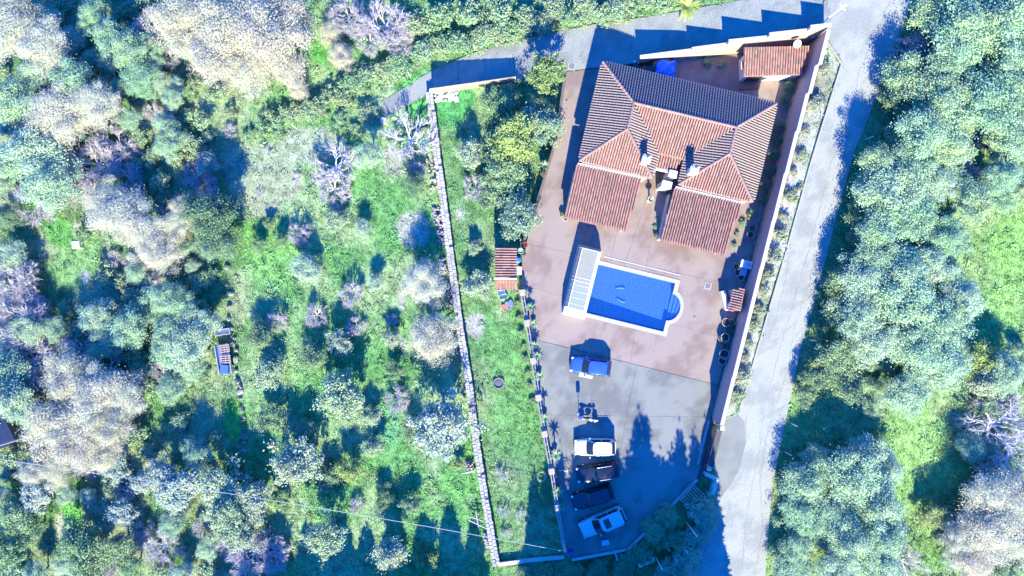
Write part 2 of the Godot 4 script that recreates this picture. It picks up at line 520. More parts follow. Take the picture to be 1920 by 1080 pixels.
func build_paving() -> void:
	var grain := noise_tex("speckle", 0.05, 0.74, 1.1, 4, 2.2)
	var under := mat("joint_soil", Color(0.08, 0.08, 0.08), 0.95)
	var pinkm := mat("pink_concrete", Color(1, 1, 1), 0.7, {"tex": grain, "scale": 0.35, "spec": 0.3})
	var flat := func(_x: float, _z: float) -> float: return 0.0
	var low := func(_x: float, _z: float) -> float: return -0.05
	var dark := func(_x: float, _z: float) -> Color: return Color.WHITE
	var o := MeshInstance3D.new()
	o.name = "terrace_paving"; o.mesh = sheet(pink_pg, low, dark, 2.0, 0.2, pool_hole).mesh(under); add_child(o)
	meta(o, "pink stamped concrete terrace round the house and pool", "terrace", "", "structure")
	slabs(o, pink_pg, [[1035, 467, 1180, 495], [1120, 600, 1100, 690], [1195, 600, 1180, 690], [1000, 540, 1100, 566], [1180, 470, 1210, 380]], flat, stain(Color(0.32, 0.25, 0.23), Color(0.22, 0.15, 0.135), 0.75), pinkm, pool_hole)
	var g := MeshInstance3D.new()
	g.name = "parking_court"; g.mesh = sheet(grey_pg, low, dark, 2.0, 0.2).mesh(under); add_child(g)
	meta(g, "grey concrete parking court cut by straight joints", "parking court", "", "structure")
	slabs(g, grey_pg, [[1030, 778, 1330, 782], [1040, 857, 1320, 862], [1040, 936, 1300, 938], [1192, 690, 1160, 860]], flat, stain(Color(0.235, 0.235, 0.225), Color(0.145, 0.145, 0.145), 0.9), mat("grey_concrete", Color(1, 1, 1), 0.65, {"tex": grain, "scale": 0.3, "spec": 0.4}))
	var dm := mat("drive_concrete", Color(1, 1, 1), 0.85, {"tex": noise_tex("rough_concrete", 0.05, 0.5, 1.25, 4, 2.4), "scale": 0.33, "spec": 0.2})
	var dh := func(x: float, z: float) -> float: return drive_h(x, z) + 0.0
	var drive_tone := stain(Color(0.32, 0.33, 0.315), Color(0.235, 0.245, 0.24), 0.9, 1.5)
	var d := MeshInstance3D.new()
	d.name = "driveway"; d.mesh = sheet(drive_pg, dh, drive_tone, 0.4, 0.35).mesh(dm); add_child(d)
	meta(d, "pale concrete driveway sloping down behind the house", "driveway", "", "structure")
	var rh := func(x: float, z: float) -> float: return road_h(z) + 0.004
	var r := MeshInstance3D.new()
	var pale := stain(Color(0.36, 0.36, 0.34), Color(0.27, 0.275, 0.265), 0.9, 1.2)
	r.name = "road"; r.mesh = sheet(road_pg, rh, pale, 0.36, 0.4).mesh(mat("road", Color(1, 1, 1), 0.85, {"tex": noise_tex("road_grain", 0.03, 0.84, 1.06, 5, 2.0, 1024), "scale": 0.14, "spec": 0.2})); add_child(r)
	meta(r, "pale cracked concrete lane running past the villa", "road", "", "structure")
	var cm := mat("crack", Color(0.17, 0.175, 0.18), 0.95)
	for c in [[[1668, 0], [1645, 60], [1612, 130], [1600, 190], [1585, 240], [1560, 300], [1540, 380], [1515, 470], [1490, 560], [1460, 660], [1435, 760], [1420, 860], [1400, 960], [1390, 1070]],
			[[1540, 430], [1520, 520], [1490, 610], [1475, 700], [1455, 760]], [[1530, 470], [1535, 560], [1500, 640]], [[1480, 480], [1470, 540], [1440, 640]],
			[[1400, 780], [1397, 830], [1385, 880], [1370, 910], [1348, 938]], [[1440, 800], [1425, 900], [1430, 1000], [1415, 1075]], [[1590, 240], [1575, 330], [1560, 420]]]:
		crack(r, c, 0.026, rh, cm)
	# concrete apron before the gate and the kerb of the planting bed
	var am := mat("apron", Color(1, 1, 1), 0.8, {"tex": grain, "scale": 0.4})
	var ap := MeshInstance3D.new()
	ap.name = "gate_apron_pavement"
	ap.mesh = sheet(poly([[1352, 792], [1384, 778], [1396, 790], [1399, 830], [1384, 885], [1349, 938], [1337, 872]]), func(x: float, z: float) -> float: return road_h(z) + 0.02, stain(Color(0.24, 0.245, 0.235), Color(0.18, 0.185, 0.185), 0.8), 0.6, 0.1).mesh(am)
	add_child(ap)
	meta(ap, "smoother grey concrete apron before the courtyard gate", "pavement", "", "structure")
	var gc := MeshInstance3D.new()
	gc.name = "gate_track_pavement"
	gc.mesh = sheet(poly([[1334, 781], [1356, 786], [1337, 873], [1320, 890], [1306, 900], [1319, 862]], 0.0), func(x: float, z: float) -> float: return smooth_ground(x, z) + 0.14, stain(Color(0.07, 0.07, 0.08), Color(0.1, 0.1, 0.11), 0.8), 0.6, 0.2).mesh(am)
	add_child(gc)
	meta(gc, "dark asphalt strip under the sliding gate", "pavement", "", "structure")
	var km := mat("kerb", Color(0.34, 0.34, 0.33), 0.8, {"tex": grain, "scale": 0.6})
	var kerb := MeshInstance3D.new()
	kerb.name = "bed_kerb"
	var kb := MB.new()
	var kp := [[1546, 72], [1577, 120], [1521, 300], [1471, 480], [1406, 700]]
	for k in kp.size() - 1:
		var a := G(kp[k][0], kp[k][1]); a.y = road_h(a.z)
		var b := G(kp[k + 1][0], kp[k + 1][1]); b.y = road_h(b.z)
		for s in 6:
			var p := a.lerp(b, s / 6.0)
			var q := a.lerp(b, (s + 1) / 6.0)
			var x := (q - p).normalized()
			var zz := x.cross(Vector3.UP).normalized()
			kb.box(Transform3D(Basis(x, zz.cross(x).normalized(), zz), (p + q) * 0.5 + Vector3(0, 0.07, 0)), Vector3(p.distance_to(q) - 0.01, 0.22, 0.16), Color.WHITE, 0.015)
	kerb.mesh = kb.mesh(km)
	add_child(kerb)
	meta(kerb, "low concrete kerb between planting bed and lane", "kerb", "", "structure")

func build_pool() -> void:
	var L := 7.95
	var D := 5.2
	var o := thing("swimming_pool", "blue mosaic swimming pool with rounded steps at one end", "pool", pool_pt(L / 2, D / 2))
	var inner := pool_outline(0.0)
	var inv := o.transform.affine_inverse()
	var depth := func(x: float, z: float) -> float:
		var l := pool_t.affine_inverse() * Vector3(x, 0, z)
		if l.x > L + 0.02: return -0.62
		return lerpf(-1.16, -0.72, clampf(l.x / L, 0, 1))
	var mosaic := noise_tex("mosaic", 0.03, 0.5, 1.25, 3, 2.6, 512)
	var fm := mat("pool_mosaic", Color(1, 1, 1), 0.5, {"tex": mosaic, "scale": 0.36})
	var white := func(_x: float, _z: float) -> Color: return Color(0.04, 0.12, 0.36)
	part("basin_floor", sheet(inner, depth, white, 0.5, 0.0).mesh(fm), o, null, inv)
	var wb := MB.new()
	var mid := Vector2(o.position.x, o.position.z)
	for k in inner.size():
		var a := inner[k]
		var b := inner[(k + 1) % inner.size()]
		var m2 := (a + b) * 0.5
		wb.quad(Vector3(a.x, -0.02, a.y), Vector3(b.x, -0.02, b.y), Vector3(b.x, -1.4, b.y), Vector3(a.x, -1.4, a.y), Vector3(mid.x - m2.x, 0, mid.y - m2.y), Color(0.04, 0.12, 0.42))
	part("basin_wall", wb.mesh(fm), o, null, inv)
	# three steps in the rounded end
	for k in 3:
		var st := MB.new()
		var u0 := L + 0.06 + k * 0.36
		var h := -0.5 + k * 0.16
		var pts := PackedVector2Array()
		for q in 13:
			var a := lerpf(-PI / 2, PI / 2, q / 12.0)
			pts.append(Vector2(maxf(u0, L + cos(a) * 1.42 * 0.8), 2.55 + sin(a) * 1.42))
		for q in 12:
			var a := pts[q]
			var b := pts[q + 1]
			st.quad(pool_pt(u0, a.y, h), pool_pt(a.x, a.y, h), pool_pt(b.x, b.y, h), pool_pt(u0, b.y, h), Vector3.UP, Color(0.06, 0.17, 0.45))
			st.quad(pool_pt(u0, a.y, h), pool_pt(u0, b.y, h), pool_pt(u0, b.y, h - 0.16), pool_pt(u0, a.y, h - 0.16), pool_t.basis.x * -1.0, Color(0.05, 0.14, 0.42))
		part("step", st.mesh(fm), o, null, inv)
	# two leaping fish laid in the floor mosaic
	for f in [[2.9, 1.75, 0.0, 1.0], [3.25, 2.95, 0.12, -1.0]]:
		var db := MB.new()
		var top := []
		var bot := []
		for q in 13:
			var t := q / 12.0
			var x := lerpf(-0.75, 0.75, t)
			var bend: float = -0.22 * cos(t * PI * 2.0 - PI) * 0.5 * f[3]
			var wdt := 0.2 * pow(sin(PI * clampf(t * 0.9 + 0.08, 0, 1)), 0.8)
			top.append(Vector3(x, 0, bend - wdt))
			bot.append(Vector3(x, 0, bend + wdt))
		var y: float = -1.16 + 0.44 * (f[0] / L) + 0.012
		var tt := pool_t * Transform3D(Basis(Vector3.UP, f[2]), Vector3(f[0], y, f[1]))
		for q in 12:
			var mid_a: Vector3 = top[q].lerp(bot[q], 0.72)
			var mid_b: Vector3 = top[q + 1].lerp(bot[q + 1], 0.72)
			db.quad(tt * top[q], tt * top[q + 1], tt * mid_b, tt * mid_a, Vector3.UP, Color(0.01, 0.02, 0.1))
			db.quad(tt * mid_a, tt * mid_b, tt * bot[q + 1], tt * bot[q], Vector3.UP, Color(0.16, 0.32, 0.6))
		db.tri(tt * Vector3(-0.6, 0, 0.11 * f[3]), tt * Vector3(-0.85, 0, -0.05), tt * Vector3(-0.8, 0, 0.25), Color(0.03, 0.1, 0.35), Vector3.UP)
		db.tri(tt * Vector3(0.0, 0, -0.2), tt * Vector3(0.18, 0, -0.16), tt * Vector3(0.05, 0, -0.36), Color(0.03, 0.1, 0.35), Vector3.UP)
		part("floor_mosaic", db.mesh(mat("mosaic_print", Color(1, 1, 1), 0.5)), o, null, inv)
	var wl := func(_x: float, _z: float) -> float: return -0.09
	var wt := func(_x: float, _z: float) -> Color: return Color.WHITE
	var wm := mat("pool_water", Color(0.03, 0.22, 0.75), 0.04, {"alpha": 0.14})
	var wn := noise_tex("ripple", 0.03, 0.0, 1.0, 3, 1.5, 256).get_image()
	wn.bump_map_to_normal_map(3.0)
	wm.normal_enabled = true
	wm.normal_texture = ImageTexture.create_from_image(wn)
	wm.normal_scale = 0.35
	wm.uv1_triplanar = true
	wm.uv1_world_triplanar = true
	wm.uv1_scale = Vector3.ONE * 0.6
	part("water", sheet(inner, wl, wt, 1.0, 0.0).mesh(wm), o, null, inv)
	# coping stones round the rim, each its own piece
	var cm := mat("coping", Color(0.44, 0.41, 0.36), 0.6, {"tex": noise_tex("concrete", 0.05, 0.72, 1.12, 5, 1.6), "scale": 0.5})
	var outer := pool_outline(0.42)
	for k in inner.size():
		var a := inner[k]
		var b := inner[(k + 1) % inner.size()]
		var c := outer[(k + 1) % outer.size()]
		var d := outer[k]
		var nseg := maxi(1, int(a.distance_to(b) / 0.62))
		for s in nseg:
			var e := 0.008 / maxf(0.1, a.distance_to(b) / nseg)
			var t0 := float(s) / nseg + e / nseg
			var t1 := float(s + 1) / nseg - e / nseg
			var q := [a.lerp(b, t0), a.lerp(b, t1), d.lerp(c, t1), d.lerp(c, t0)]
			var cb := MB.new()
			var y := 0.035
			var p3 := []
			for v2 in q: p3.append(Vector3(v2.x, y, v2.y))
			cb.quad(p3[0], p3[1], p3[2], p3[3], Vector3.UP)
			var cen: Vector3 = (p3[0] + p3[2]) * 0.5
			for w in 4:
				var m1: Vector3 = p3[w]
				var m2: Vector3 = p3[(w + 1) % 4]
				cb.quad(m1, m2, m2 - Vector3(0, 0.15, 0), m1 - Vector3(0, 0.15, 0), (m1 + m2) * 0.5 - cen)
			part("coping_stone", cb.mesh(cm), o, null, inv)

# a telescopic pool roof pushed back to the west end
func build_enclosure() -> void:
	var nw := W(1085, 459)
	var sw := W(1053, 588)
	var o := thing("pool_enclosure", "white framed sliding pool roof with clear panels", "pool enclosure", (nw + sw) * 0.5, yaw_to(nw, sw))
	# local: x runs south along the length, z runs from east (-) to west (+)
	var half := nw.distance_to(sw) * 0.5
	o.position -= o.basis.z * 1.15
	var frame := mat("white_frame", Color(0.6, 0.6, 0.59), 0.4)
	var clear := mat("clear_panel", Color(0.33, 0.35, 0.30), 0.45, {"alpha": 0.8})
	var milky := mat("milky_panel", Color(0.30, 0.285, 0.24), 0.6, {"alpha": 0.9})
	var prof := [Vector2(1.15, 0.05), Vector2(1.12, 1.5), Vector2(0.85, 1.85), Vector2(-0.8, 1.85), Vector2(-1.15, 1.35), Vector2(-1.25, 0.05)]
	var ribs := [-half + 0.35, -2.45, -1.75, -1.05, -0.35, 0.0, 0.45, 1.1, 1.75, 2.4, half - 0.85]
	for k in ribs.size():
		var pts := []
		var rad := []
		for p in prof:
			pts.append(Vector3(ribs[k], p.y, p.x)); rad.append(0.035 if k in [0, 4, 5, 10] else (0.012 if k < 4 else 0.025))
		var mb := MB.new()
		mb.tube(pts, rad, 5)
		part("rib", mb.mesh(frame), o)
		if k < ribs.size() - 1:
			for q in 5:
				var a: Vector2 = prof[q]
				var b: Vector2 = prof[q + 1]
				var pb := MB.new()
				var nn := Vector3(0, -(b.x - a.x), (b.y - a.y))
				if q >= 3:   # the broad white sill along the pool side
					pb.quad(Vector3(ribs[k], a.y, a.x), Vector3(ribs[k + 1], a.y, a.x), Vector3(ribs[k + 1], b.y, b.x), Vector3(ribs[k], b.y, b.x))
					part("side_panel", pb.mesh(frame), o)
				else:
					pb.quad(Vector3(ribs[k] + 0.03, a.y, a.x), Vector3(ribs[k + 1] - 0.03, a.y, a.x), Vector3(ribs[k + 1] - 0.03, b.y, b.x), Vector3(ribs[k] + 0.03, b.y, b.x))
					part("panel", pb.mesh(milky if k < 5 else clear), o)
	for e in [[half - 0.85, half, frame, "end_panel"], [-half + 0.35, -half, clear, "end_panel"]]:
		var eb := MB.new()
		for q in 5:
			var a: Vector2 = prof[q]
			var b: Vector2 = prof[q + 1]
			eb.quad(Vector3(e[0], a.y, a.x), Vector3(e[0], b.y, b.x), Vector3(e[1], b.y * 0.55, b.x), Vector3(e[1], a.y * 0.55, a.x))
			eb.quad(Vector3(e[1], a.y * 0.55, a.x), Vector3(e[1], b.y * 0.55, b.x), Vector3(e[1], 0.02, b.x), Vector3(e[1], 0.02, a.x))
		part(e[3], eb.mesh(e[2]), o)
	for zz in [1.15, -1.25]:
		var rb := MB.new()
		rb.box(Transform3D(Basis.IDENTITY, Vector3(0, 0.04, zz)), Vector3(half * 2.0, 0.07, 0.14), Color.WHITE, 0.01)
		part("rail", rb.mesh(frame), o)
	var gr := MB.new()
	for q in 2:
		var a: Vector2 = prof[2 + q]
		gr.tube([Vector3(-half + 0.35, a.y, a.x), Vector3(half - 0.85, a.y, a.x)], [0.05, 0.05], 5)
	part("top_rail", gr.mesh(frame), o)
	var gt := MB.new()   # guide rail that the roof slides on, east along the pool
	gt.box(Transform3D(pool_t.basis, pool_pt(4.2, -0.95, 0.02)), Vector3(8.2, 0.04, 0.06))
	part("guide_rail", gt.mesh(frame), o, null, o.transform.affine_inverse())

# ---------- tiled roofs ----------
const CLAY := [Color(0.40, 0.20, 0.175), Color(0.35, 0.165, 0.14), Color(0.43, 0.24, 0.21), Color(0.30, 0.165, 0.145), Color(0.41, 0.265, 0.24), Color(0.25, 0.165, 0.15)]
func clay_mat() -> StandardMaterial3D:
	return mat("clay", Color(1, 1, 1), 0.75, {"tex": noise_tex("clay", 0.04, 0.62, 1.2, 4, 1.6), "scale": 0.7, "spec": 0.3})
func barrel_run(mb: MB, a: Vector3, b: Vector3, up: Vector3, rad: float, tile: float, high: float, pale := 0.0, old := 0.0) -> void:
	var d := (b - a).normalized()
	var len := a.distance_to(b)
	var s := d.cross(up).normalized()
	var k := 0.0
	while k < len - 0.03:
		var e := minf(k + tile + 0.04, len)
		var col: Color = CLAY[rng.randi() % CLAY.size()].lerp(Color(0.39, 0.215, 0.19), 0.4)
		if rng.randf() < 0.12: col = col.lerp(Color(0.17, 0.15, 0.13), rng.randf_range(0.3, 0.8))   # lichen
		col = col.lerp(Color(0.36, 0.27, 0.245), pale)
		if old > 0.0: col = col.lerp(Color(0.31, 0.265, 0.25), old * rng.randf_range(0.6, 1.0))   # tile colour mixed towards grey brown
		var base := mb.v.size()
		for r in 2:
			var at := a + d * (k if r == 0 else e) + up * (0.028 if r == 0 else 0.0)
			var rr := rad * (1.06 if r == 0 else 0.94)
			for q in 7:
				var t := PI * q / 6.0
				var nn := s * cos(t) + up * sin(t)
				mb.v.push_back(at + s * cos(t) * rr + up * sin(t) * rr * high)
				mb.n.push_back(nn); mb.c.push_back(col)
		for q in 6:
			mb.i.append_array([base + q, base + q + 1, base + q + 8, base + q, base + q + 8, base + q + 7])
		k += tile
func tile_rows(parent: Node3D, pts: Array, pitch := 0.262, tile := 0.36, old := 0.0) -> void:  # old sets how much grey brown is mixed into the tiles
	var e: Vector3 = (pts[1] - pts[0]).normalized()
	var n: Vector3 = e.cross(pts[2] - pts[0]).normalized()
	if n.y < 0.0: n = -n
	var s := n.cross(e)
	if s.dot(pts[2] - pts[0]) < 0.0: s = -s
	var q2 := []
	var amin := 1e9
	var amax := -1e9
	for p in pts:
		var a: float = (p - pts[0]).dot(e)
		q2.append(Vector2(a, (p - pts[0]).dot(s)))
		amin = minf(amin, a); amax = maxf(amax, a)
	var cols := int(round((amax - amin) / pitch))
	for k in cols:
		var a := amin + (k + 0.5) * (amax - amin) / cols
		var b0 := 1e9
		var b1 := -1e9
		for w in q2.size():
			var p: Vector2 = q2[w]
			var r: Vector2 = q2[(w + 1) % q2.size()]
			if (p.x - a) * (r.x - a) <= 0.0 and absf(p.x - r.x) > 1e-6:
				var b := lerpf(p.y, r.y, (a - p.x) / (r.x - p.x))
				b0 = minf(b0, b); b1 = maxf(b1, b)
		if b1 - b0 < 0.15: continue
		var mb := MB.new()
		var o: Vector3 = pts[0] + e * a + n * 0.09
		barrel_run(mb, o + s * (b0 - (0.08 if b0 < 0.01 else 0.0)), o + s * b1, n, (amax - amin) / cols * 0.345, tile, 1.55, 0.0, old)
		part("tile_row", mb.mesh(clay_mat()), parent)
func ridge(parent: Node3D, a: Vector3, b: Vector3) -> void:
	var mb := MB.new()
	barrel_run(mb, a + Vector3(0, 0.13, 0), b + Vector3(0, 0.13, 0), Vector3.UP, 0.15, 0.42, 0.9, 0.35)
	part("ridge_cap", mb.mesh(clay_mat()), parent)
func deck(faces: Array, thick := 0.14) -> MB:
	var mb := MB.new()
	for f in faces:
		for k in range(1, f.size() - 1):
			mb.quad(f[0], f[k], f[k + 1], f[0] + (f[k + 1] - f[0]) * 0.5, Vector3.UP, Color(0.30, 0.15, 0.12))
		mb.quad(f[0], f[1], f[1] - Vector3(0, thick, 0), f[0] - Vector3(0, thick, 0), Vector3.ZERO, Color(0.7, 0.6, 0.56))
	return mb
func box_part(called: String, parent: Node3D, at: Vector3, s: Vector3, m: Material, ch := 0.0, turn := 0.0, col := Color.WHITE) -> MeshInstance3D:
	var mb := MB.new()
	mb.box(Transform3D.IDENTITY, s, col, ch)
	return part(called, mb.mesh(m), parent, null, Transform3D(Basis(Vector3.UP, turn), at))
func render_wall() -> StandardMaterial3D:
	return mat("pink_render", Color(0.44, 0.33, 0.31), 0.85, {"tex": noise_tex("render", 0.02, 0.86, 1.06, 4, 1.2), "scale": 0.3, "spec": 0.2})
func cream() -> StandardMaterial3D: return mat("cream_render", Color(0.56, 0.50, 0.44), 0.8, {"tex": noise_tex("render", 0.02, 0.86, 1.06, 4, 1.2), "scale": 0.5, "spec": 0.2})
func white_paint() -> StandardMaterial3D: return mat("white_paint", Color(0.66, 0.65, 0.64), 0.6)
func dark_glass() -> StandardMaterial3D: return mat("dark_glass", Color(0.02, 0.03, 0.04), 0.06)
func wood() -> StandardMaterial3D: return mat("brown_wood", Color(0.22, 0.12, 0.07), 0.7, {"tex": noise_tex("clay", 0.04, 0.62, 1.2, 4, 1.6), "scale": 0.9})

func build_villa() -> void:
	var he := 3.0
	var a0 := W(1130, 117, he)
	var b0 := W(1455, 195, he)
	var o := thing("villa", "single storey villa with hipped clay tile roof and two porches", "house", Vector3(a0.x, 0, a0.z), yaw_to(a0, b0))
	var Lx := a0.distance_to(b0)
	var inv := o.transform.affine_inverse()
	var hr := he + 1.75
	var V := 10.1
	var lw := 7.5
	var rw := Lx - 7.6
	var A := Vector3(0, he, 0)
	var B := Vector3(Lx, he, 0)
	var C := Vector3(Lx, he, V)
	var D := Vector3(rw, he, V)
	var E := Vector3(rw, he, 7.5)
	var F := Vector3(lw, he, 7.5)
	var H := Vector3(lw, he, V)
	var I := Vector3(0, he, V)
	var R1 := Vector3(3.75, hr, 3.75)
	var R2 := Vector3(Lx - 3.8, hr, 3.75)
	var LA := Vector3(3.75, hr, V - 3.75)
	var RA := Vector3(Lx - 3.8, hr, V - 3.75)
	var faces := [[A, B, R2, R1], [B, C, RA, R2], [I, A, R1, LA], [I, H, LA], [D, C, RA], [F, H, LA, R1], [E, D, RA, R2], [F, E, R2, R1]]
	var roof := part("roof", deck(faces).mesh(mat("roof_deck", Color(1, 1, 1), 0.9)), o)
	for k in faces.size(): tile_rows(roof, faces[k], 0.262, 0.36, 0.85 if k in [0, 1, 2, 5, 6] else 0.15)   # greyer tiles on the rear, side and inner slopes, redder on the others
	for r in [[R1, R2], [A, R1], [B, R2], [R1, LA], [R2, RA], [I, LA], [H, LA], [D, RA], [C, RA]]: ridge(roof, r[0], r[1])
	# walls set back under the eaves
	var wm := render_wall()
	box_part("wall", o, Vector3(Lx / 2, 1.45, 3.75), Vector3(Lx - 1.0, 2.9, 6.5), wm)
	box_part("wall", o, Vector3(lw / 2, 1.44, 8.6), Vector3(lw - 1.0, 2.88, 3.2), wm)
	box_part("wall", o, Vector3((rw + Lx) / 2, 1.44, 8.6), Vector3(Lx - rw - 1.0, 2.88, 3.2), wm)
	for w in [[2.0, 0.46], [6.0, 0.46], [10.0, 0.46], [14.5, 0.46]]:
		var fr := box_part("window", o, Vector3(w[0], 1.6, w[1]), Vector3(1.3, 1.2, 0.08), white_paint())
		box_part("pane", fr, Vector3(0, 0, -0.045), Vector3(1.1, 1.0, 0.02), dark_glass())
	for w in [[0.46, 2.5], [0.46, 6.0], [Lx - 0.46, 3.0], [Lx - 0.46, 7.0]]:
		var fr := box_part("window", o, Vector3(w[0], 1.6, w[1]), Vector3(0.08, 1.2, 1.3), white_paint())
		box_part("pane", fr, Vector3(-0.045 if w[0] < 1 else 0.045, 0, 0), Vector3(0.02, 1.0, 1.1), dark_glass())
	var dr := box_part("door", o, Vector3(8.85, 1.1, 7.02), Vector3(1.0, 2.2, 0.06), wood())
	box_part("handle", dr, Vector3(0.4, 0, 0.05), Vector3(0.04, 0.16, 0.04), white_paint())
	# porches with their own lower roofs
	for p in [{"q": [[1057, 407.5, 2.2], [1175.5, 434, 2.2], [1203, 336, 2.8], [1081.5, 309, 2.8]]}, {"q": [[1237, 450, 2.2], [1357, 479, 2.2], [1391, 383, 2.8], [1264.6, 353, 2.8]]}]:
		var f := []
		for c in p.q: f.append(inv * W(c[0], c[1], c[2]))
		var pr := part("porch_roof", deck([f], 0.12).mesh(mat("roof_deck", Color(1, 1, 1), 0.9)), o)
		tile_rows(pr, f)
		var mid: Vector3 = (f[2] + f[3]) * 0.5
		var wd: float = f[2].distance_to(f[3])
		box_part("wall_cap", pr, mid + Vector3(0, 0.04, -0.12), Vector3(wd * 0.98, 0.14, 0.22), white_paint(), 0.02, yaw_to(f[3], f[2]))
		for s in [0, 1]:
			var c0: Vector3 = f[s] + (Vector3(0.3 if s == 0 else -0.3, 0, -0.35))
			box_part("pillar", o, Vector3(c0.x, 1.05, c0.z), Vector3(0.35, 2.1, 0.35), white_paint(), 0.02)
		var side: Vector3 = (f[0] + f[3]) * 0.5
		box_part("porch_wall", o, Vector3(side.x + 0.12, 0.55, side.z), Vector3(0.18, 1.1, f[0].distance_to(f[3]) * 0.85), cream(), 0.02, 0.02)
		box_part("beam", o, Vector3((f[0].x + f[1].x) / 2, 2.0, (f[0].z + f[1].z) / 2 - 0.3), Vector3(wd * 0.95, 0.16, 0.2), wood(), 0.01, yaw_to(f[0], f[1]))
	# entrance canopy between the wings
	var cf := []
	for c in [[1229, 314, 2.35], [1268, 322, 2.35], [1281, 288, 2.8], [1236, 278, 2.8]]: cf.append(inv * W(c[0], c[1], c[2]))
	var canopy := part("canopy_roof", deck([cf], 0.1).mesh(mat("roof_deck", Color(1, 1, 1), 0.9)), o)
	tile_rows(canopy, cf)
	box_part("wall_cap", canopy, (cf[2] + cf[3]) * 0.5 + Vector3(-0.3, 0.12, -0.05), Vector3(1.5, 0.12, 0.3), white_paint(), 0.02, yaw_to(cf[3], cf[2]))
	box_part("fascia", canopy, (cf[0] + cf[1]) * 0.5 + Vector3(-0.3, 0.0, 0.12), Vector3(1.9, 0.22, 0.3), white_paint(), 0.02, yaw_to(cf[0], cf[1]))
	for s in [0, 1]: box_part("pillar", o, Vector3(cf[s].x + (0.25 if s == 0 else -0.25), 1.1, cf[s].z - 0.2), Vector3(0.3, 2.2, 0.3), white_paint(), 0.02)
	# two rendered chimneys with open caps and wind vanes
	for c in [[1211, 299], [1301, 319]]:
		var w: Vector3 = inv * W(c[0], c[1], 4.9)
		var st := box_part("chimney", o, Vector3(w.x, 4.15, w.z), Vector3(0.62, 1.7, 0.62), white_paint(), 0.02)
		for q in [[-0.24, -0.24], [0.24, -0.24], [-0.24, 0.24], [0.24, 0.24]]:
			box_part("cap_post", st, Vector3(q[0], 0.93, q[1]), Vector3(0.1, 0.18, 0.1), white_paint())
		var cap := MB.new()
		var pk := Vector3(0, 1.28, 0)
		var cn := [Vector3(-0.42, 1.02, -0.42), Vector3(0.42, 1.02, -0.42), Vector3(0.42, 1.02, 0.42), Vector3(-0.42, 1.02, 0.42)]
		for q in 4:
			cap.quad(cn[q], cn[(q + 1) % 4], pk, pk + (cn[q] - pk) * 0.001, cn[q] + cn[(q + 1) % 4] + Vector3.UP)
		cap.quad(cn[0], cn[1], cn[2], cn[3], Vector3.DOWN)
		part("cap", cap.mesh(white_paint()), st)
		var van := MB.new()
		for q in 4:
			var an := PI / 4 + q * PI / 2
			van.tube([Vector3(0, 1.3, 0), Vector3(cos(an) * 0.5, 1.5, sin(an) * 0.5)], [0.03, 0.03], 5)
		part("vane", van.mesh(white_paint()), st)
	# two boxed flues beside the canopy
	for c in [[1262, 326, 0.8], [1250, 346, 0.95]]:
		var w: Vector3 = inv * W(c[0], c[1], 2.7)
		var b := box_part("flue_box", o, Vector3(w.x, 1.35, w.z), Vector3(c[2], 2.7, 0.66), white_paint(), 0.05)
		var lid := MB.new()
		lid.box(Transform3D(Basis.IDENTITY, Vector3(0, 1.4, 0)), Vector3(c[2] + 0.1, 0.12, 0.76), Color(0.9, 0.95, 0.95), 0.05)
		part("lid", lid.mesh(white_paint()), b)

func build_outbuilding() -> void:
	var q := [[1394, 143, 2.6], [1503, 140, 2.6], [1517, 86, 3.2], [1395, 89, 3.2]]
	var p := []
	for c in q: p.append(W(c[0], c[1], c[2]))
	var mid := Vector3((p[0].x + p[2].x) / 2, 0, (p[0].z + p[2].z) / 2)
	var o := thing("outbuilding", "small white outbuilding with red tiled lean-to roof by the gate wall", "outbuilding", mid, yaw_to(p[0], p[1]))
	var inv := o.transform.affine_inverse()
	var f := []
	for c in p: f.append(inv * c)
	var roof := part("roof", deck([f], 0.12).mesh(mat("roof_deck", Color(1, 1, 1), 0.9)), o)
	tile_rows(roof, f)
	var w: float = f[1].x - f[0].x
	var d: float = f[0].z - f[3].z
	box_part("wall", o, Vector3(0, 1.24, 0), Vector3(w - 0.3, 2.48, d - 0.5), white_paint())
	var win := box_part("window", o, Vector3(-w / 2 + 0.14, 1.6, -0.2), Vector3(0.06, 1.0, 0.7), mat("red_shutter", Color(0.35, 0.05, 0.06), 0.6))
	box_part("sill", win, Vector3(-0.05, -0.54, 0), Vector3(0.16, 0.06, 0.84), cream())
	var dr := box_part("door", o, Vector3(-w / 2 + 1.3, 1.05, d / 2 - 0.24), Vector3(1.5, 2.1, 0.06), mat("dark_door", Color(0.1, 0.06, 0.05), 0.6))
	box_part("handle", dr, Vector3(0.6, 0, 0.05), Vector3(0.05, 0.14, 0.05), white_paint())
	box_part("doorstep", o, Vector3(-w / 2 + 1.1, 0.08, d / 2 + 0.3), Vector3(1.9, 0.16, 0.6), clay_mat(), 0.02, 0.0, Color(0.35, 0.14, 0.12))
	var ds := thing("satellite_dish", "white dish aerial on the red roof of the outbuilding", "satellite dish", W(1492, 84, 3.4))
	var mb := MB.new()
	mb.lathe(Vector3.ZERO, [[0.0, 0.0], [0.2, 0.03], [0.36, 0.1], [0.4, 0.14], [0.36, 0.12], [0.2, 0.05], [0.0, 0.02]], 16)
	part("dish", mb.mesh(white_paint()), ds, null, Transform3D(Basis(Vector3.RIGHT, 0.5), Vector3(0, 0.3, 0)))
	var pb := MB.new()
	pb.tube([Vector3(0, -0.35, 0), Vector3(0, 0.3, 0)], [0.03, 0.03], 6)
	pb.tube([Vector3(0, 0.3, 0), Vector3(0, 0.6, 0.3)], [0.012, 0.012], 5)
	part("mast", pb.mesh(white_paint()), ds)

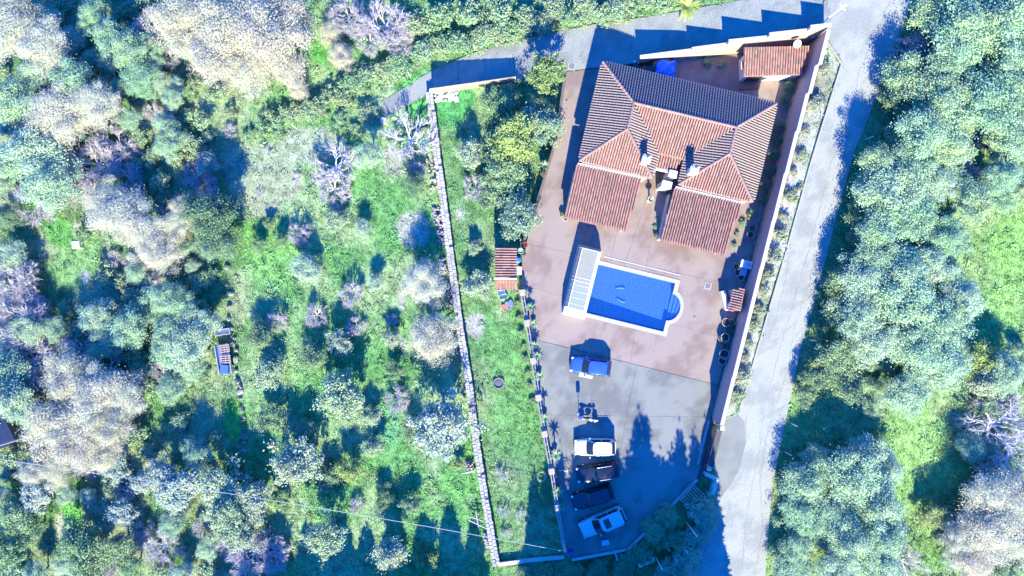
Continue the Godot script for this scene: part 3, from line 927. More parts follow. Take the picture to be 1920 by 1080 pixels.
# a stepped wall: legs [pixel a, pixel b, top height]; the base line is seen at ground height H0
func stepped_wall(called: String, label: String, legs: Array, thick: float, body: Material, cap: Material, h0 := -0.3, seen_h := 0.0) -> Node3D:
	var first := W(legs[0][0], legs[0][1], seen_h)
	var o := thing(called, label, "wall", first)
	for l in legs:
		var a := W(l[0], l[1], seen_h)
		var b := W(l[2], l[3], seen_h)
		var len := a.distance_to(b)
		var top: float = l[4]
		var mid := (a + b) * 0.5 - first
		var bs := along(a, b)
		var side := bs.z * thick * 0.5
		box_part("wall_panel", o, Vector3(mid.x, (top + h0) * 0.5, mid.z) + side * float(l[5] if l.size() > 5 else 0.0), Vector3(len, top - h0, thick), body, 0.0, yaw_to(a, b))
		box_part("coping", o, Vector3(mid.x, top + 0.05, mid.z) + side * float(l[5] if l.size() > 5 else 0.0), Vector3(len + 0.06, 0.1, thick + 0.12), cap, 0.02, yaw_to(a, b))
	return o

func build_walls() -> void:
	var r := render_wall()
	stepped_wall("driveway_wall", "stepped pink wall between driveway and rear yard", [[1192, 122, 1284, 110, 2.5], [1284, 110, 1345, 102, 2.9], [1345, 102, 1412, 95, 3.8], [1412, 95, 1477, 88, 4.6], [1477, 88, 1513, 84, 5.5]], 0.24, r, cream(), -0.3)
	var legs := []
	var ys := [92, 150, 196, 262, 335, 420, 505, 600, 700, 785]
	var tops := [5.3, 4.5, 3.9, 3.6, 3.4, 3.3, 3.2, 3.2, 3.1]
	for k in 9:
		legs.append([1334 + (785 - ys[k]) * 0.25, ys[k], 1334 + (785 - ys[k + 1]) * 0.25, ys[k + 1], tops[k], -1.0])
	stepped_wall("lane_wall", "tall pink rendered wall between terrace and lane", legs, 0.26, r, cream(), -0.3)
	# gate pillar with a cap where the driveway wall meets the lane
	var gp := thing("gate_pillar", "cream capped wall end where the driveway meets the lane", "pillar", G(1530, 66))
	var pa := G(1513, 80)
	var pb := G(1548, 52)
	box_part("wall_panel", gp, Vector3(0, 0.7, 0), Vector3(pa.distance_to(pb) * 0.9, 2.6, 0.3), r, 0.0, yaw_to(pa, pb))
	box_part("coping", gp, Vector3(0, 2.06, 0), Vector3(pa.distance_to(pb) * 0.92, 0.14, 0.46), cream(), 0.03, yaw_to(pa, pb))
	# stone garden wall
	var stone := mat("limestone", Color(1, 1, 1), 0.9, {"tex": noise_tex("stone", 0.04, 0.5, 1.2, 5, 1.8), "scale": 0.5, "spec": 0.2})
	var sw := thing("stone_wall", "long whitewashed dry stone wall beside the orchard", "wall", G(850, 480))
	var pts := [[805, 172], [814, 240], [821, 300], [834, 395], [848, 500], [862, 610], [880, 720], [893, 830], [909, 930], [931, 1058]]
	for k in pts.size() - 1:
		var a := W(pts[k][0], pts[k][1], -0.4)
		var b := W(pts[k + 1][0], pts[k + 1][1], -0.4)
		var len := a.distance_to(b)
		var cb := MB.new()
		var mid := (a + b) * 0.5
		cb.box(Transform3D(along(a, b), Vector3(mid.x, -1.15, mid.z)), Vector3(len + 0.1, 1.9, 0.66), Color(0.36, 0.34, 0.32))
		part("wall_core", cb.mesh(stone), sw, null, sw.transform.affine_inverse())
		var n := int(len / 0.37)
		for s in n:
			for row in [-1, 1]:   # flat capping stones, closely set, two to a course
				if rng.randf() < 0.03: continue
				var p: Vector3 = a.lerp(b, (s + 0.5 + row * 0.22) / n) + along(a, b).z * (row * 0.19 + rng.randf_range(-0.03, 0.03))
				var sb := MB.new()
				sb.box(Transform3D.IDENTITY, Vector3(len / n * rng.randf_range(0.86, 1.04), 0.2, rng.randf_range(0.32, 0.42)), Color(0.47, 0.44, 0.42).lerp(Color(0.33, 0.31, 0.29), rng.randf() * rng.randf()), 0.03)
				part("stone", sb.mesh(stone), sw, null, sw.transform.affine_inverse() * Transform3D(Basis.from_euler(Vector3(rng.randf_range(-0.05, 0.05), yaw_to(a, b) + rng.randf_range(-0.08, 0.08), rng.randf_range(-0.05, 0.05))), Vector3(p.x, -0.14 + rng.randf_range(-0.03, 0.03), p.z)))
	# rubble spilling at the wall foot: one piece of loose stones for each pile
	for rb in [[822, 325, 1.2, 3.2], [828, 405, 0.9, 1.8], [836, 440, 1.0, 2.2], [850, 545, 1.1, 3.4], [860, 645, 0.8, 2.0], [838, 500, 0.7, 1.6], [921, 1010, 0.6, 1.6], [888, 875, 0.8, 1.2]]:
		var at := G(rb[0] - 7, rb[1])
		var pile := MB.new()
		for s in 70:
			var off := Vector3(rng.randf_range(-1, 1) * rb[2] * 0.5, 0, rng.randf_range(-1, 1) * rb[3] * 0.5)
			pile.box(Transform3D(Basis.from_euler(Vector3(rng.randf() * TAU, rng.randf() * TAU, rng.randf() * TAU)), off + Vector3(0, rng.randf_range(0.0, 0.5) * (1.0 - off.length() / rb[3]), 0)), Vector3(rng.randf_range(0.12, 0.34), rng.randf_range(0.1, 0.22), rng.randf_range(0.12, 0.3)), Color(0.46, 0.43, 0.45).lerp(Color(0.33, 0.3, 0.32), rng.randf()), 0.04)
		single("rubble", pile.mesh(stone), "grey loose rubble heaped along the foot of the stone wall", "rubble", Vector3(at.x, ground_h(at.x, at.z), at.z), 0.15, "rubble heaps by the stone wall", "stuff")
	# terrace parapet with rails and square pillars
	var tw := thing("terrace_parapet", "pale rendered parapet with square pillars and double rails above the garden", "parapet", W(1010, 760))
	var tp := [[979, 548], [988, 604], [999, 674], [1009, 742], [1020, 809], [1033, 878], [1044, 945], [1058, 1030]]
	var inv := tw.transform.affine_inverse()
	for k in tp.size() - 1:
		var a := W(tp[k][0], tp[k][1], 0)
		var b := W(tp[k + 1][0], tp[k + 1][1], 0)
		var mid := (a + b) * 0.5
		var len := a.distance_to(b)
		var bs := along(a, b)
		box_part("parapet_wall", tw, inv * Vector3(mid.x, -0.35, mid.z), Vector3(len, 1.7, 0.36), mat("old_render", Color(0.36, 0.32, 0.29), 0.85, {"tex": noise_tex("stone", 0.04, 0.5, 1.2, 5, 1.8), "scale": 0.4}), 0.02, yaw_to(a, b))
		for e in [-0.13, 0.13]:
			box_part("rail", tw, inv * (Vector3(mid.x, 0.95, mid.z) + bs.z * e), Vector3(len - 0.3, 0.08, 0.09), stone, 0.02, yaw_to(a, b), Color(0.42, 0.38, 0.35))
		for q in 5:
			var t := (q + 0.5) / 5.0
			box_part("baluster", tw, inv * (a.lerp(b, t) + Vector3(0, 0.7, 0)), Vector3(0.1, 0.42, 0.1), stone, 0.01, yaw_to(a, b), Color(0.42, 0.38, 0.35))
		var pl := box_part("pillar", tw, inv * (a + Vector3(0, 0.15, 0)), Vector3(0.5, 2.1, 0.5), cream(), 0.03, yaw_to(a, b))
		box_part("pillar_cap", pl, Vector3(0, 1.09, 0), Vector3(0.62, 0.1, 0.62), clay_mat(), 0.03, 0.0, Color(0.42, 0.35, 0.31))
	# low edge of the terrace beside the planted bank
	stepped_wall("bank_wall", "low dark stone edge of the terrace above the planted bank", [[1058, 150, 1041, 268, 0.25], [1041, 268, 1001, 400, 0.25], [1001, 400, 979, 462, 0.25]], 0.16, mat("dark_stone", Color(0.13, 0.11, 0.11), 0.9), mat("dark_stone", Color(0.13, 0.11, 0.11), 0.9), -1.0)
	# parapet along the parking court's lower corner
	stepped_wall("court_parapet", "thin low wall along the slanting lower edge of the parking court", [[1306, 898, 1178, 1028, 0.25], [1178, 1028, 1072, 1048, 0.25]], 0.16, mat("grey_wall", Color(0.3, 0.3, 0.31), 0.85), mat("grey_cap", Color(0.38, 0.37, 0.36), 0.85), -0.9)
	# orchard terrace: the low driveway end wall with its square post
	stepped_wall("driveway_end_wall", "low wall with tan square post closing the driveway end", [[720, 222, 798, 188, -0.6], [716, 196, 721, 222, -0.7]], 0.2, cream(), cream(), -2.0, -1.4)
	box_part("post", get_node("driveway_end_wall"), Vector3(-0.1, -0.75, 0.15), Vector3(0.6, 1.5, 0.6), cream(), 0.03)
	# garden boundary at the foot of the strip
	stepped_wall("garden_end_wall", "short pale wall closing the garden's lower end", [[935, 1058, 982, 1052, 0.0], [982, 1052, 1058, 1045, -0.1]], 0.3, mat("old_render", Color(0.36, 0.32, 0.29), 0.85), cream(), -1.8, -0.6)
	# old terrace wall of rocks in the orchard's west
	var ow := thing("rock_edge", "line of pale rocks along the dark orchard terrace drop", "rocks", G(440, 560))
	for k in 22:
		var t := pow(k / 21.0, 0.8)
		var p := G(lerp_list([[0.0, 428], [0.4, 437], [1.0, 462]], t) + rng.randf_range(-5, 5), lerpf(500, 850, t) + rng.randf_range(-6, 6))
		var rb := MB.new()
		rb.box(Transform3D.IDENTITY, Vector3(rng.randf_range(0.25, 0.9), rng.randf_range(0.2, 0.5), rng.randf_range(0.25, 0.7)), Color(0.4, 0.39, 0.37).lerp(Color(0.18, 0.2, 0.17), rng.randf()), 0.16)
		part("rock", rb.mesh(stone), ow, null, ow.transform.affine_inverse() * Transform3D(Basis.from_euler(Vector3(rng.randf_range(-0.3, 0.3), rng.randf() * TAU, rng.randf_range(-0.3, 0.3))), p + Vector3(0, 0.12, 0)))

# ---------- vehicles ----------
# local: +x is the front, y up
func car(called: String, label: String, front: Vector3, rear: Vector3, s: Dictionary) -> Node3D:
	var mid := (front + rear) * 0.5
	var o := thing(called, label, "car", Vector3(mid.x, s.get("y", 0.002), mid.z), yaw_to(rear, front), s.get("group", ""))
	var L: float = s.len
	var Wd: float = s.wid
	var H: float = s.high
	var belt: float = H * 0.63
	var paint := mat("paint_" + s.paint_name, s.paint, 0.35, {"coat": 0.5, "metal": s.get("metal", 0.25)})
	var trim := mat("black_trim", Color(0.015, 0.015, 0.017), 0.5)
	var box_y: float = s.get("boxy", 0.0)
	# lower body
	var rows := []
	for k in 25:
		var t := k / 24.0
		var x := lerpf(-L / 2, L / 2, t)
		var e := absf(2.0 * t - 1.0)
		var w := Wd / 2 * (1.0 - (0.30 if t > 0.5 else 0.2) * (1.0 - 0.4 * box_y) * pow(e, 7.0 if t > 0.5 else 9.0)) * (1.0 - 0.05 * pow(e, 2.0))
		var yt := belt
		if t > 0.70: yt = lerpf(belt, belt * (0.80 + 0.1 * box_y), pow((t - 0.70) / 0.30, 1.4))
		if t > 0.96: yt *= lerpf(1.0, 0.86, (t - 0.96) / 0.04)
		if t < 0.05: yt *= lerpf(0.9, 1.0, t / 0.05)
		var r := []
		for q in [[0.90, 0.24], [0.985, 0.36], [1.0, 0.52], [0.985, 0.72], [0.95, 0.88], [0.86, 0.975], [0.6, 1.0], [0.25, 1.012], [0.0, 1.016]]:
			r.append(Vector3(x, yt * q[1] if q[1] > 0.5 else belt * q[1], w * q[0]))
		for q in range(7, -1, -1):
			var p: Vector3 = r[q]
			r.append(Vector3(p.x, p.y, -p.z))
		rows.append(r)
	var body := MB.new()
	body.grid(rows, false, true)
	for e in [0, 24]:
		var c := Vector3.ZERO
		for p in rows[e]: c += p
		c /= rows[e].size()
		for q in rows[e].size():
			body.quad(c, rows[e][q], rows[e][(q + 1) % rows[e].size()], c.lerp(rows[e][(q + 1) % rows[e].size()], 0.001), Vector3(1 if e == 24 else -1, 0, 0))
	var bo := part("body", body.mesh(paint), o)
	# bonnet seam, grille and bumper trim
	var gb := MB.new()
	gb.box(Transform3D(Basis.IDENTITY, Vector3(L / 2 - 0.02, belt * 0.5, 0)), Vector3(0.08, 0.2, Wd * 0.5), Color.WHITE, 0.02)
	part("grille", gb.mesh(trim), bo)
	var lb := MB.new()
	lb.box(Transform3D(Basis.IDENTITY, Vector3(0, 0.26, 0)), Vector3(L * 0.94, 0.14, Wd * 0.95), Color.WHITE, 0.03)
	part("sill", lb.mesh(trim), bo)
	# cabin
	var xf: float = L * s.get("cowl", 0.20)
	var rf: float = L * s.get("roof_front", 0.045)
	var rr: float = -L * s.get("roof_rear", 0.38)
	var xr: float = -L * s.get("tail", 0.465)
	var wb := Wd * 0.445
	var wr := Wd * (0.375 + 0.035 * box_y)
	var ringat := func(t: float) -> Array:
		var out := []
		var x1: float = lerpf(xf, rf, t)
		var x0: float = lerpf(xr, rr, t)
		var w: float = lerpf(wb, wr, pow(t, 1.3))
		var y: float = lerpf(belt * 0.98, H - 0.06, t)
		for q in 32:
			var a := TAU * q / 32.0
			var cx := signf(cos(a)) * pow(absf(cos(a)), 0.34)
			var cz := signf(sin(a)) * pow(absf(sin(a)), 0.34)
			out.append(Vector3((x1 + x0) / 2 + cx * (x1 - x0) / 2 + (0.05 * (1.0 - cz * cz) * cx if cx > 0.7 else 0.0), y, cz * w))
		return out
	var cabin_rows := []
	for k in 6: cabin_rows.append(ringat.call(k / 5.0))
	var top: Array = cabin_rows[5]
	var c0 := Vector3((rf + rr) / 2, 0, 0)
	for k in 4:
		var f: float = [0.96, 0.8, 0.5, 0.02][k]
		var row := []
		for p in top:
			row.append(Vector3(c0.x + (p.x - c0.x) * f, H - 0.06 + 0.06 * (1.0 - f * f), p.z * f))
		cabin_rows.append(row)
	var cb := MB.new()
	cb.grid(cabin_rows, true, true)
	var cab := part("cabin", cb.mesh(paint), o)
	var glass := dark_glass()
	var pane := func(called2: String, a: Vector3, b: Vector3, c: Vector3, d: Vector3, bulge: Vector3) -> void:
		var gr := []
		for r in 5:
			var row := []
			for q in 9:
				var t := q / 8.0
				row.append(a.lerp(b, t).lerp(d.lerp(c, t), r / 4.0) + bulge * (1.0 - pow(2.0 * t - 1.0, 2.0)))
			gr.append(row)
		var pm := MB.new()
		pm.grid(gr)
		part(called2, pm.mesh(glass), cab)
	var yb := belt + 0.02
	var yt2 := H - 0.075
	pane.call("windscreen", Vector3(xf + 0.015, yb, -wb * 0.86), Vector3(xf + 0.015, yb, wb * 0.86), Vector3(rf + 0.05, yt2, wr * 0.9), Vector3(rf + 0.05, yt2, -wr * 0.9), Vector3(0.075, 0.012, 0))
	pane.call("rear_window", Vector3(xr - 0.005, yb + 0.04, -wb * 0.8), Vector3(xr - 0.005, yb + 0.04, wb * 0.8), Vector3(rr - 0.03, yt2, wr * 0.85), Vector3(rr - 0.03, yt2, -wr * 0.85), Vector3(-0.03, 0.012, 0))
	for sd in [-1.0, 1.0]:
		var z0: float = (wb + 0.008) * sd
		var z1: float = (wr + 0.03) * sd
		var xm := (rf + rr) * 0.5 + 0.1
		pane.call("side_window", Vector3(xf - 0.32, yb, z0), Vector3(xm + 0.04, yb, z0), Vector3(xm + 0.04, yt2 - 0.02, z1), Vector3(rf - 0.04, yt2 - 0.02, z1), Vector3(0, 0.0, 0.02 * sd))
		pane.call("side_window", Vector3(xm - 0.04, yb, z0), Vector3(xr + 0.4, yb, z0), Vector3(rr + 0.22, yt2 - 0.02, z1), Vector3(xm - 0.04, yt2 - 0.02, z1), Vector3(0, 0.0, 0.02 * sd))
		var mm := MB.new()
		mm.box(Transform3D(Basis.IDENTITY, Vector3(xf - 0.28, belt + 0.06, (Wd / 2 + 0.08) * sd)), Vector3(0.13, 0.13, 0.22), Color.WHITE, 0.04)
		part("mirror", mm.mesh(paint), o)
		var hb := MB.new()
		hb.box(Transform3D(Basis(Vector3.UP, -0.5 * sd), Vector3(L / 2 - 0.16, belt * 0.74, Wd * 0.36 * sd)), Vector3(0.3, 0.14, 0.26), Color.WHITE, 0.05)
		part("headlight", hb.mesh(mat("lamp_glass", Color(0.7, 0.72, 0.75), 0.1)), o)
		var tb := MB.new()
		tb.box(Transform3D(Basis(Vector3.UP, 0.4 * sd), Vector3(-L / 2 + 0.1, belt * 0.82, Wd * 0.40 * sd)), Vector3(0.2, 0.2, 0.18), Color.WHITE, 0.04)
		part("tail_light", tb.mesh(mat("tail_glass", Color(0.3, 0.01, 0.01), 0.15)), o)
		for e in [0.31, -0.31]:
			var wh := Node3D.new()
			wh.name = "wheel"
			o.add_child(wh, true)
			wh.transform = Transform3D(Basis(Vector3.RIGHT, PI / 2 * sd), Vector3(L * e, 0.32, (Wd / 2 - 0.1) * sd))
			var ty := MB.new()
			ty.lathe(Vector3.ZERO, [[0.2, 0.1], [0.29, 0.1], [0.32, 0.06], [0.32, -0.06], [0.29, -0.1], [0.2, -0.1]], 18)
			part("tyre", ty.mesh(mat("tyre", Color(0.012, 0.012, 0.013), 0.85)), wh)
			var rm := MB.new()
			rm.lathe(Vector3.ZERO, [[0.0, 0.07], [0.06, 0.07], [0.18, 0.05], [0.21, 0.09]], 18)
			part("rim", rm.mesh(mat("rim", Color(0.5, 0.5, 0.52), 0.3, {"metal": 0.8})), wh)
		if s.get("rails", false):
			var rl := MB.new()
			rl.tube([Vector3(rf - 0.12, H - 0.06, (wr - 0.02) * sd), Vector3(rf - 0.25, H + 0.02, (wr - 0.02) * sd), Vector3(rr + 0.25, H + 0.02, (wr - 0.02) * sd), Vector3(rr + 0.12, H - 0.06, (wr - 0.02) * sd)], [0.022, 0.022, 0.022, 0.022], 6)
			part("roof_rail", rl.mesh(mat("silver", Color(0.55, 0.56, 0.58), 0.3, {"metal": 0.7})), o)
	if s.get("sunroof", false):
		var sn := MB.new()
		sn.box(Transform3D(Basis.IDENTITY, Vector3(rf - 0.62, H - 0.008, 0)), Vector3(0.62, 0.03, 0.95), Color.WHITE, 0.012)
		part("sunroof", sn.mesh(glass), cab)
	for e in s.get("wipers", [0.15, -0.35]):
		var wp := MB.new()
		wp.tube([Vector3(xf + 0.1, belt + 0.05, e), Vector3(xf - 0.12, belt + 0.17, e - 0.45)], [0.012, 0.012], 4)
		part("wiper", wp.mesh(trim), o)
	return o

func build_cars() -> void:
	car("hatchback_car", "bright blue hatchback parked alone below the pool", W(1069, 682, 0.6), W(1146, 692, 0.6), {"len": 4.2, "wid": 1.78, "high": 1.5, "paint": Color(0.035, 0.11, 0.42), "paint_name": "blue"})
	car("crossover_car", "white car with roof rails parked nearest the motorcycle", W(1077, 838, 0.6), W(1154, 838, 0.6), {"len": 4.25, "wid": 1.8, "high": 1.58, "paint": Color(0.55, 0.57, 0.57), "paint_name": "white", "metal": 0.0, "rails": true})
	car("dark_car", "black car with roof rails parked next to the white car", W(1081, 891, 0.6), W(1159, 879, 0.6), {"len": 4.3, "wid": 1.8, "high": 1.55, "paint": Color(0.006, 0.009, 0.03), "paint_name": "black", "rails": true})
	car("dark_car", "black car without roof rails beside the boxy silver off-roader", W(1073, 944, 0.6), W(1150, 919, 0.6), {"len": 4.35, "wid": 1.8, "high": 1.48, "paint": Color(0.007, 0.01, 0.032), "paint_name": "black2"})
	car("offroad_car", "boxy silver off-roader with a sunroof", W(1088, 996, 0.7), W(1171, 960, 0.7), {"len": 4.8, "wid": 1.88, "high": 1.85, "paint": Color(0.44, 0.44, 0.44), "metal": 0.05, "paint_name": "silver", "boxy": 1.0, "sunroof": true, "roof_rear": 0.43, "tail": 0.475, "rails": true})
	car("dark_car", "dark car half hidden under a blue tarpaulin behind the house", W(1190, 128, 0.6), W(1262, 126, 0.6), {"len": 4.2, "wid": 1.75, "high": 1.45, "paint": Color(0.016, 0.016, 0.02), "paint_name": "black3"})
	# tarpaulin draped over the car's rear
	var at := W(1247, 126, 1.5)
	var tb := MB.new()
	var rows := []
	for r in 15:
		var row := []
		for k in 15:
			var u := r / 14.0 * 2.0 - 1.0
			var v := k / 14.0 * 2.0 - 1.0
			var e := pow(maxf(0.0, maxf(absf(u) - 0.55, (absf(v) - 0.66))) / 0.4, 1.3)
			row.append(Vector3(u * 1.35 + 0.06 * sin(v * 7.0), 0.04 - e * 0.85 + 0.04 * sin(u * 9.0 + v * 5.0), v * 1.02 + 0.08 * sin(u * 6.0)))
		rows.append(row)
	tb.grid(rows)
	single("tarpaulin", tb.mesh(mat("blue_tarp", Color(0.02, 0.17, 0.72), 0.5)), "crumpled bright blue tarpaulin draped over the car behind the house", "tarpaulin", at, -0.1)
	build_motorcycle()

func build_motorcycle() -> void:
	var f := W(1119, 788, 0.4)
	var r := W(1088, 781, 0.4)
	var o := thing("motorcycle", "white and black motorcycle standing upright on the parking court", "motorcycle", Vector3((f.x + r.x) / 2, 0, (f.z + r.z) / 2), yaw_to(r, f))
	var black := mat("black_trim", Color(0.015, 0.015, 0.017), 0.5)
	var white := mat("bike_white", Color(0.72, 0.75, 0.8), 0.3, {"coat": 0.6})
	var steel := mat("silver", Color(0.55, 0.56, 0.58), 0.3, {"metal": 0.7})
	for x in [0.72, -0.68]:
		var wh := Node3D.new()
		wh.name = "wheel"
		o.add_child(wh, true)
		wh.transform = Transform3D(Basis(Vector3.RIGHT, PI / 2), Vector3(x, 0.31, 0))
		var ty := MB.new()
		ty.lathe(Vector3.ZERO, [[0.22, 0.05], [0.28, 0.06], [0.31, 0.0], [0.28, -0.06], [0.22, -0.05]], 18)
		part("tyre", ty.mesh(mat("tyre", Color(0.012, 0.012, 0.013), 0.85)), wh)
		var rm := MB.new()
		rm.lathe(Vector3.ZERO, [[0.0, 0.03], [0.05, 0.05], [0.2, 0.02], [0.22, 0.05]], 14)
		part("rim", rm.mesh(steel), wh)
	var loft := func(st: Array, m: Material, called: String) -> void:   # stations [x, y, half width, half height]
		var rows := []
		for s in st:
			var row := []
			for q in 12:
				var a := TAU * q / 12.0
				row.append(Vector3(s[0], s[1] + sin(a) * s[3], cos(a) * s[2]))
			rows.append(row)
		var mb := MB.new()
		mb.grid(rows, true)
		part(called, mb.mesh(m), o)
	loft.call([[-0.05, 0.78, 0.02, 0.02], [0.0, 0.82, 0.13, 0.1], [0.2, 0.88, 0.17, 0.13], [0.38, 0.84, 0.12, 0.11], [0.46, 0.8, 0.02, 0.02]], white, "fuel_tank")
	loft.call([[-0.85, 0.86, 0.02, 0.02], [-0.75, 0.85, 0.11, 0.05], [-0.35, 0.8, 0.15, 0.06], [0.0, 0.78, 0.1, 0.05], [0.04, 0.78, 0.02, 0.02]], black, "seat")
	loft.call([[-0.95, 0.8, 0.02, 0.02], [-0.85, 0.78, 0.13, 0.08], [-0.5, 0.7, 0.16, 0.08], [-0.3, 0.66, 0.04, 0.03]], white, "tail_fairing")
	loft.call([[-0.3, 0.45, 0.05, 0.1], [-0.15, 0.45, 0.17, 0.2], [0.2, 0.45, 0.17, 0.2], [0.34, 0.5, 0.05, 0.1]], black, "engine")
	loft.call([[0.5, 0.92, 0.03, 0.05], [0.55, 0.94, 0.16, 0.14], [0.72, 0.92, 0.13, 0.12], [0.8, 0.9, 0.03, 0.04]], white, "front_fairing")
	loft.call([[0.45, 0.62, 0.02, 0.02], [0.55, 0.65, 0.08, 0.02], [0.75, 0.66, 0.09, 0.02], [0.98, 0.58, 0.06, 0.02]], white, "front_mudguard")
	var fk := MB.new()
	for s in [-0.1, 0.1]: fk.tube([Vector3(0.72, 0.31, s), Vector3(0.48, 0.98, s)], [0.03, 0.03], 6)
	part("fork", fk.mesh(steel), o)
	var hb := MB.new()
	hb.tube([Vector3(0.32, 1.06, -0.38), Vector3(0.44, 1.05, -0.15), Vector3(0.44, 1.05, 0.15), Vector3(0.32, 1.06, 0.38)], [0.02, 0.016, 0.016, 0.02], 6)
	part("handlebar", hb.mesh(black), o)
	for s in [-0.36, 0.36]:
		var mb := MB.new()
		mb.tube([Vector3(0.4, 1.06, s * 0.7), Vector3(0.42, 1.24, s)], [0.008, 0.008], 4)
		mb.box(Transform3D(Basis.IDENTITY, Vector3(0.42, 1.26, s)), Vector3(0.03, 0.08, 0.13), Color.WHITE, 0.01)
		part("mirror", mb.mesh(black), o)
	var ex := MB.new()
	ex.tube([Vector3(0.1, 0.3, 0.16), Vector3(-0.3, 0.3, 0.19), Vector3(-0.8, 0.42, 0.2)], [0.03, 0.05, 0.06], 8)
	part("exhaust", ex.mesh(steel), o)
	var sb := MB.new()
	sb.tube([Vector3(0, 0.3, -0.1), Vector3(0.05, 0.0, -0.3)], [0.015, 0.015], 5)
	part("side_stand", sb.mesh(steel), o)

# ---------- plants ----------
var crowns := {}
var trunks := {}
func rand_dir() -> Vector3:
	var z := rng.randf_range(-1, 1)
	var a := rng.randf() * TAU
	var r := sqrt(1.0 - z * z)
	return Vector3(r * cos(a), z, r * sin(a))
# leaves in clumps spread through a crown of radius R and height TALL; base of the crown at y = 0
func crown(seed_no: int, R: float, tall: float, clumps: int, per: int, leaf: float, loose: float, shell := 0.5, upright := 0.5) -> MB:
	rng.seed = seed_no
	var mb := MB.new()
	var f := FastNoiseLite.new()
	f.seed = seed_no
	f.frequency = 0.9
	for k in clumps:
		var d := rand_dir()
		if d.y < -0.35: d.y = -d.y
		var rr := pow(rng.randf(), shell) * (0.88 + 1.0 * f.get_noise_3dv(d * 1.5)) * rng.randf_range(0.85, 1.12)
		var at := Vector3(d.x * rr * R, tall * 0.45 + d.y * rr * tall * 0.55, d.z * rr * R)
		var cr := R * rng.randf_range(0.16, 0.30) * loose
		var tone := rng.randf_range(0.82, 1.15)
		var warm := rng.randf_range(-0.1, 0.12)
		for q in per:
			var o := rand_dir()
			var p: Vector3 = at + o * cr * (pow(rng.randf(), 0.4) if rng.randf() > 0.12 else rng.randf_range(1.0, 1.8)) * Vector3(1, 0.75, 1)
			var nn := (o * 0.6 + Vector3.UP * upright + rand_dir() * 0.8).normalized()
			var t := nn.cross(rand_dir()).normalized()
			var b := nn.cross(t)
			var l := leaf * rng.randf_range(0.6, 1.3)
			var w := l * rng.randf_range(0.45, 0.65)
			var g := tone * rng.randf_range(0.78, 1.25)
			var c := Color(g * (1.0 + warm), g, g * (1.0 - warm))
			var i0 := mb.v.size()
			mb.v.push_back(p - t * l); mb.v.push_back(p + b * w + nn * w * 0.2); mb.v.push_back(p + t * l); mb.v.push_back(p - b * w + nn * w * 0.2)
			for s in 4:
				mb.n.push_back(nn); mb.c.push_back(c)
			mb.i.append_array([i0, i0 + 1, i0 + 2, i0, i0 + 2, i0 + 3])
	return mb
func branch(mb: MB, a: Vector3, d: Vector3, len: float, r: float, depth: int, spread: float, kids: int) -> void:
	var pts := [a]
	var rad := [r]
	var p := a
	var dir := d
	for k in 3:
		dir = (dir + rand_dir() * 0.22 + Vector3.UP * 0.04).normalized()
		p += dir * len / 3.0
		pts.append(p)
		rad.append(r * lerpf(1.0, 0.5, (k + 1) / 3.0))
	mb.tube(pts, rad, 5 if depth > 1 else 3, Color.WHITE * rng.randf_range(0.8, 1.15), false)
	if depth == 0: return
	for k in kids:
		var t := rng.randf_range(0.35, 1.0)
		var at: Vector3 = pts[0].lerp(pts[1], t * 3.0) if t < 0.333 else (pts[1].lerp(pts[2], t * 3.0 - 1.0) if t < 0.667 else pts[2].lerp(pts[3], t * 3.0 - 2.0))
		var o := (dir + rand_dir() * spread).normalized()
		branch(mb, at, o, len * rng.randf_range(0.5, 0.75), r * 0.55, depth - 1, spread, kids)
func trunk_mesh(seed_no: int, R: float, clear: float, tall: float, m: Material) -> ArrayMesh:
	rng.seed = seed_no
	var mb := MB.new()
	var lean := Vector3(rng.randf_range(-0.12, 0.12), 0, rng.randf_range(-0.12, 0.12))
	var fork := Vector3(lean.x * clear, clear, lean.z * clear)
	mb.tube([Vector3(0, -0.4, 0), Vector3(0, 0.15, 0), fork * 0.6, fork], [R * 0.1, R * 0.075, R * 0.06, R * 0.055], 8)
	for k in 6:
		var a := TAU * k / 6.0 + rng.randf() * 0.6
		var d := Vector3(cos(a), rng.randf_range(0.7, 1.4), sin(a)).normalized()
		branch(mb, fork, d, minf(R, tall) * 0.75, R * 0.04, 1, 0.6, 3)
	return mb.mesh(m)
func bare_mesh(seed_no: int, R: float, tall: float, m: Material, depth := 3, kids := 5) -> ArrayMesh:
	rng.seed = seed_no
	var mb := MB.new()
	var fork := Vector3(0, tall * 0.22, 0)
	mb.tube([Vector3(0, -0.4, 0), Vector3(0, 0.1, 0), fork], [R * 0.085, R * 0.06, R * 0.05], 7)
	for k in 7:
		var a := TAU * k / 7.0 + rng.randf() * 0.5
		var d := Vector3(cos(a), rng.randf_range(0.35, 1.1) * tall / (2.0 * R), sin(a)).normalized()
		branch(mb, fork, d, R * 0.62, R * 0.04, depth, 0.75, kids)
	return mb.mesh(m)
func leaf_mat(key: String, col: Color, rough := 0.55) -> StandardMaterial3D:
	return mat("leaf_" + key, col, rough, {"spec": 0.5, "back": Color(col.r * 1.2, col.g * 1.2, col.b * 0.8) * 0.6})
func bark() -> StandardMaterial3D: return mat("bark", Color(0.17, 0.13, 0.11), 0.9)
func pale_bark() -> StandardMaterial3D: return mat("pale_bark", Color(0.60, 0.57, 0.60), 0.85)
func lilac_bark() -> StandardMaterial3D: return mat("lilac_bark", Color(0.58, 0.54, 0.58), 0.85)
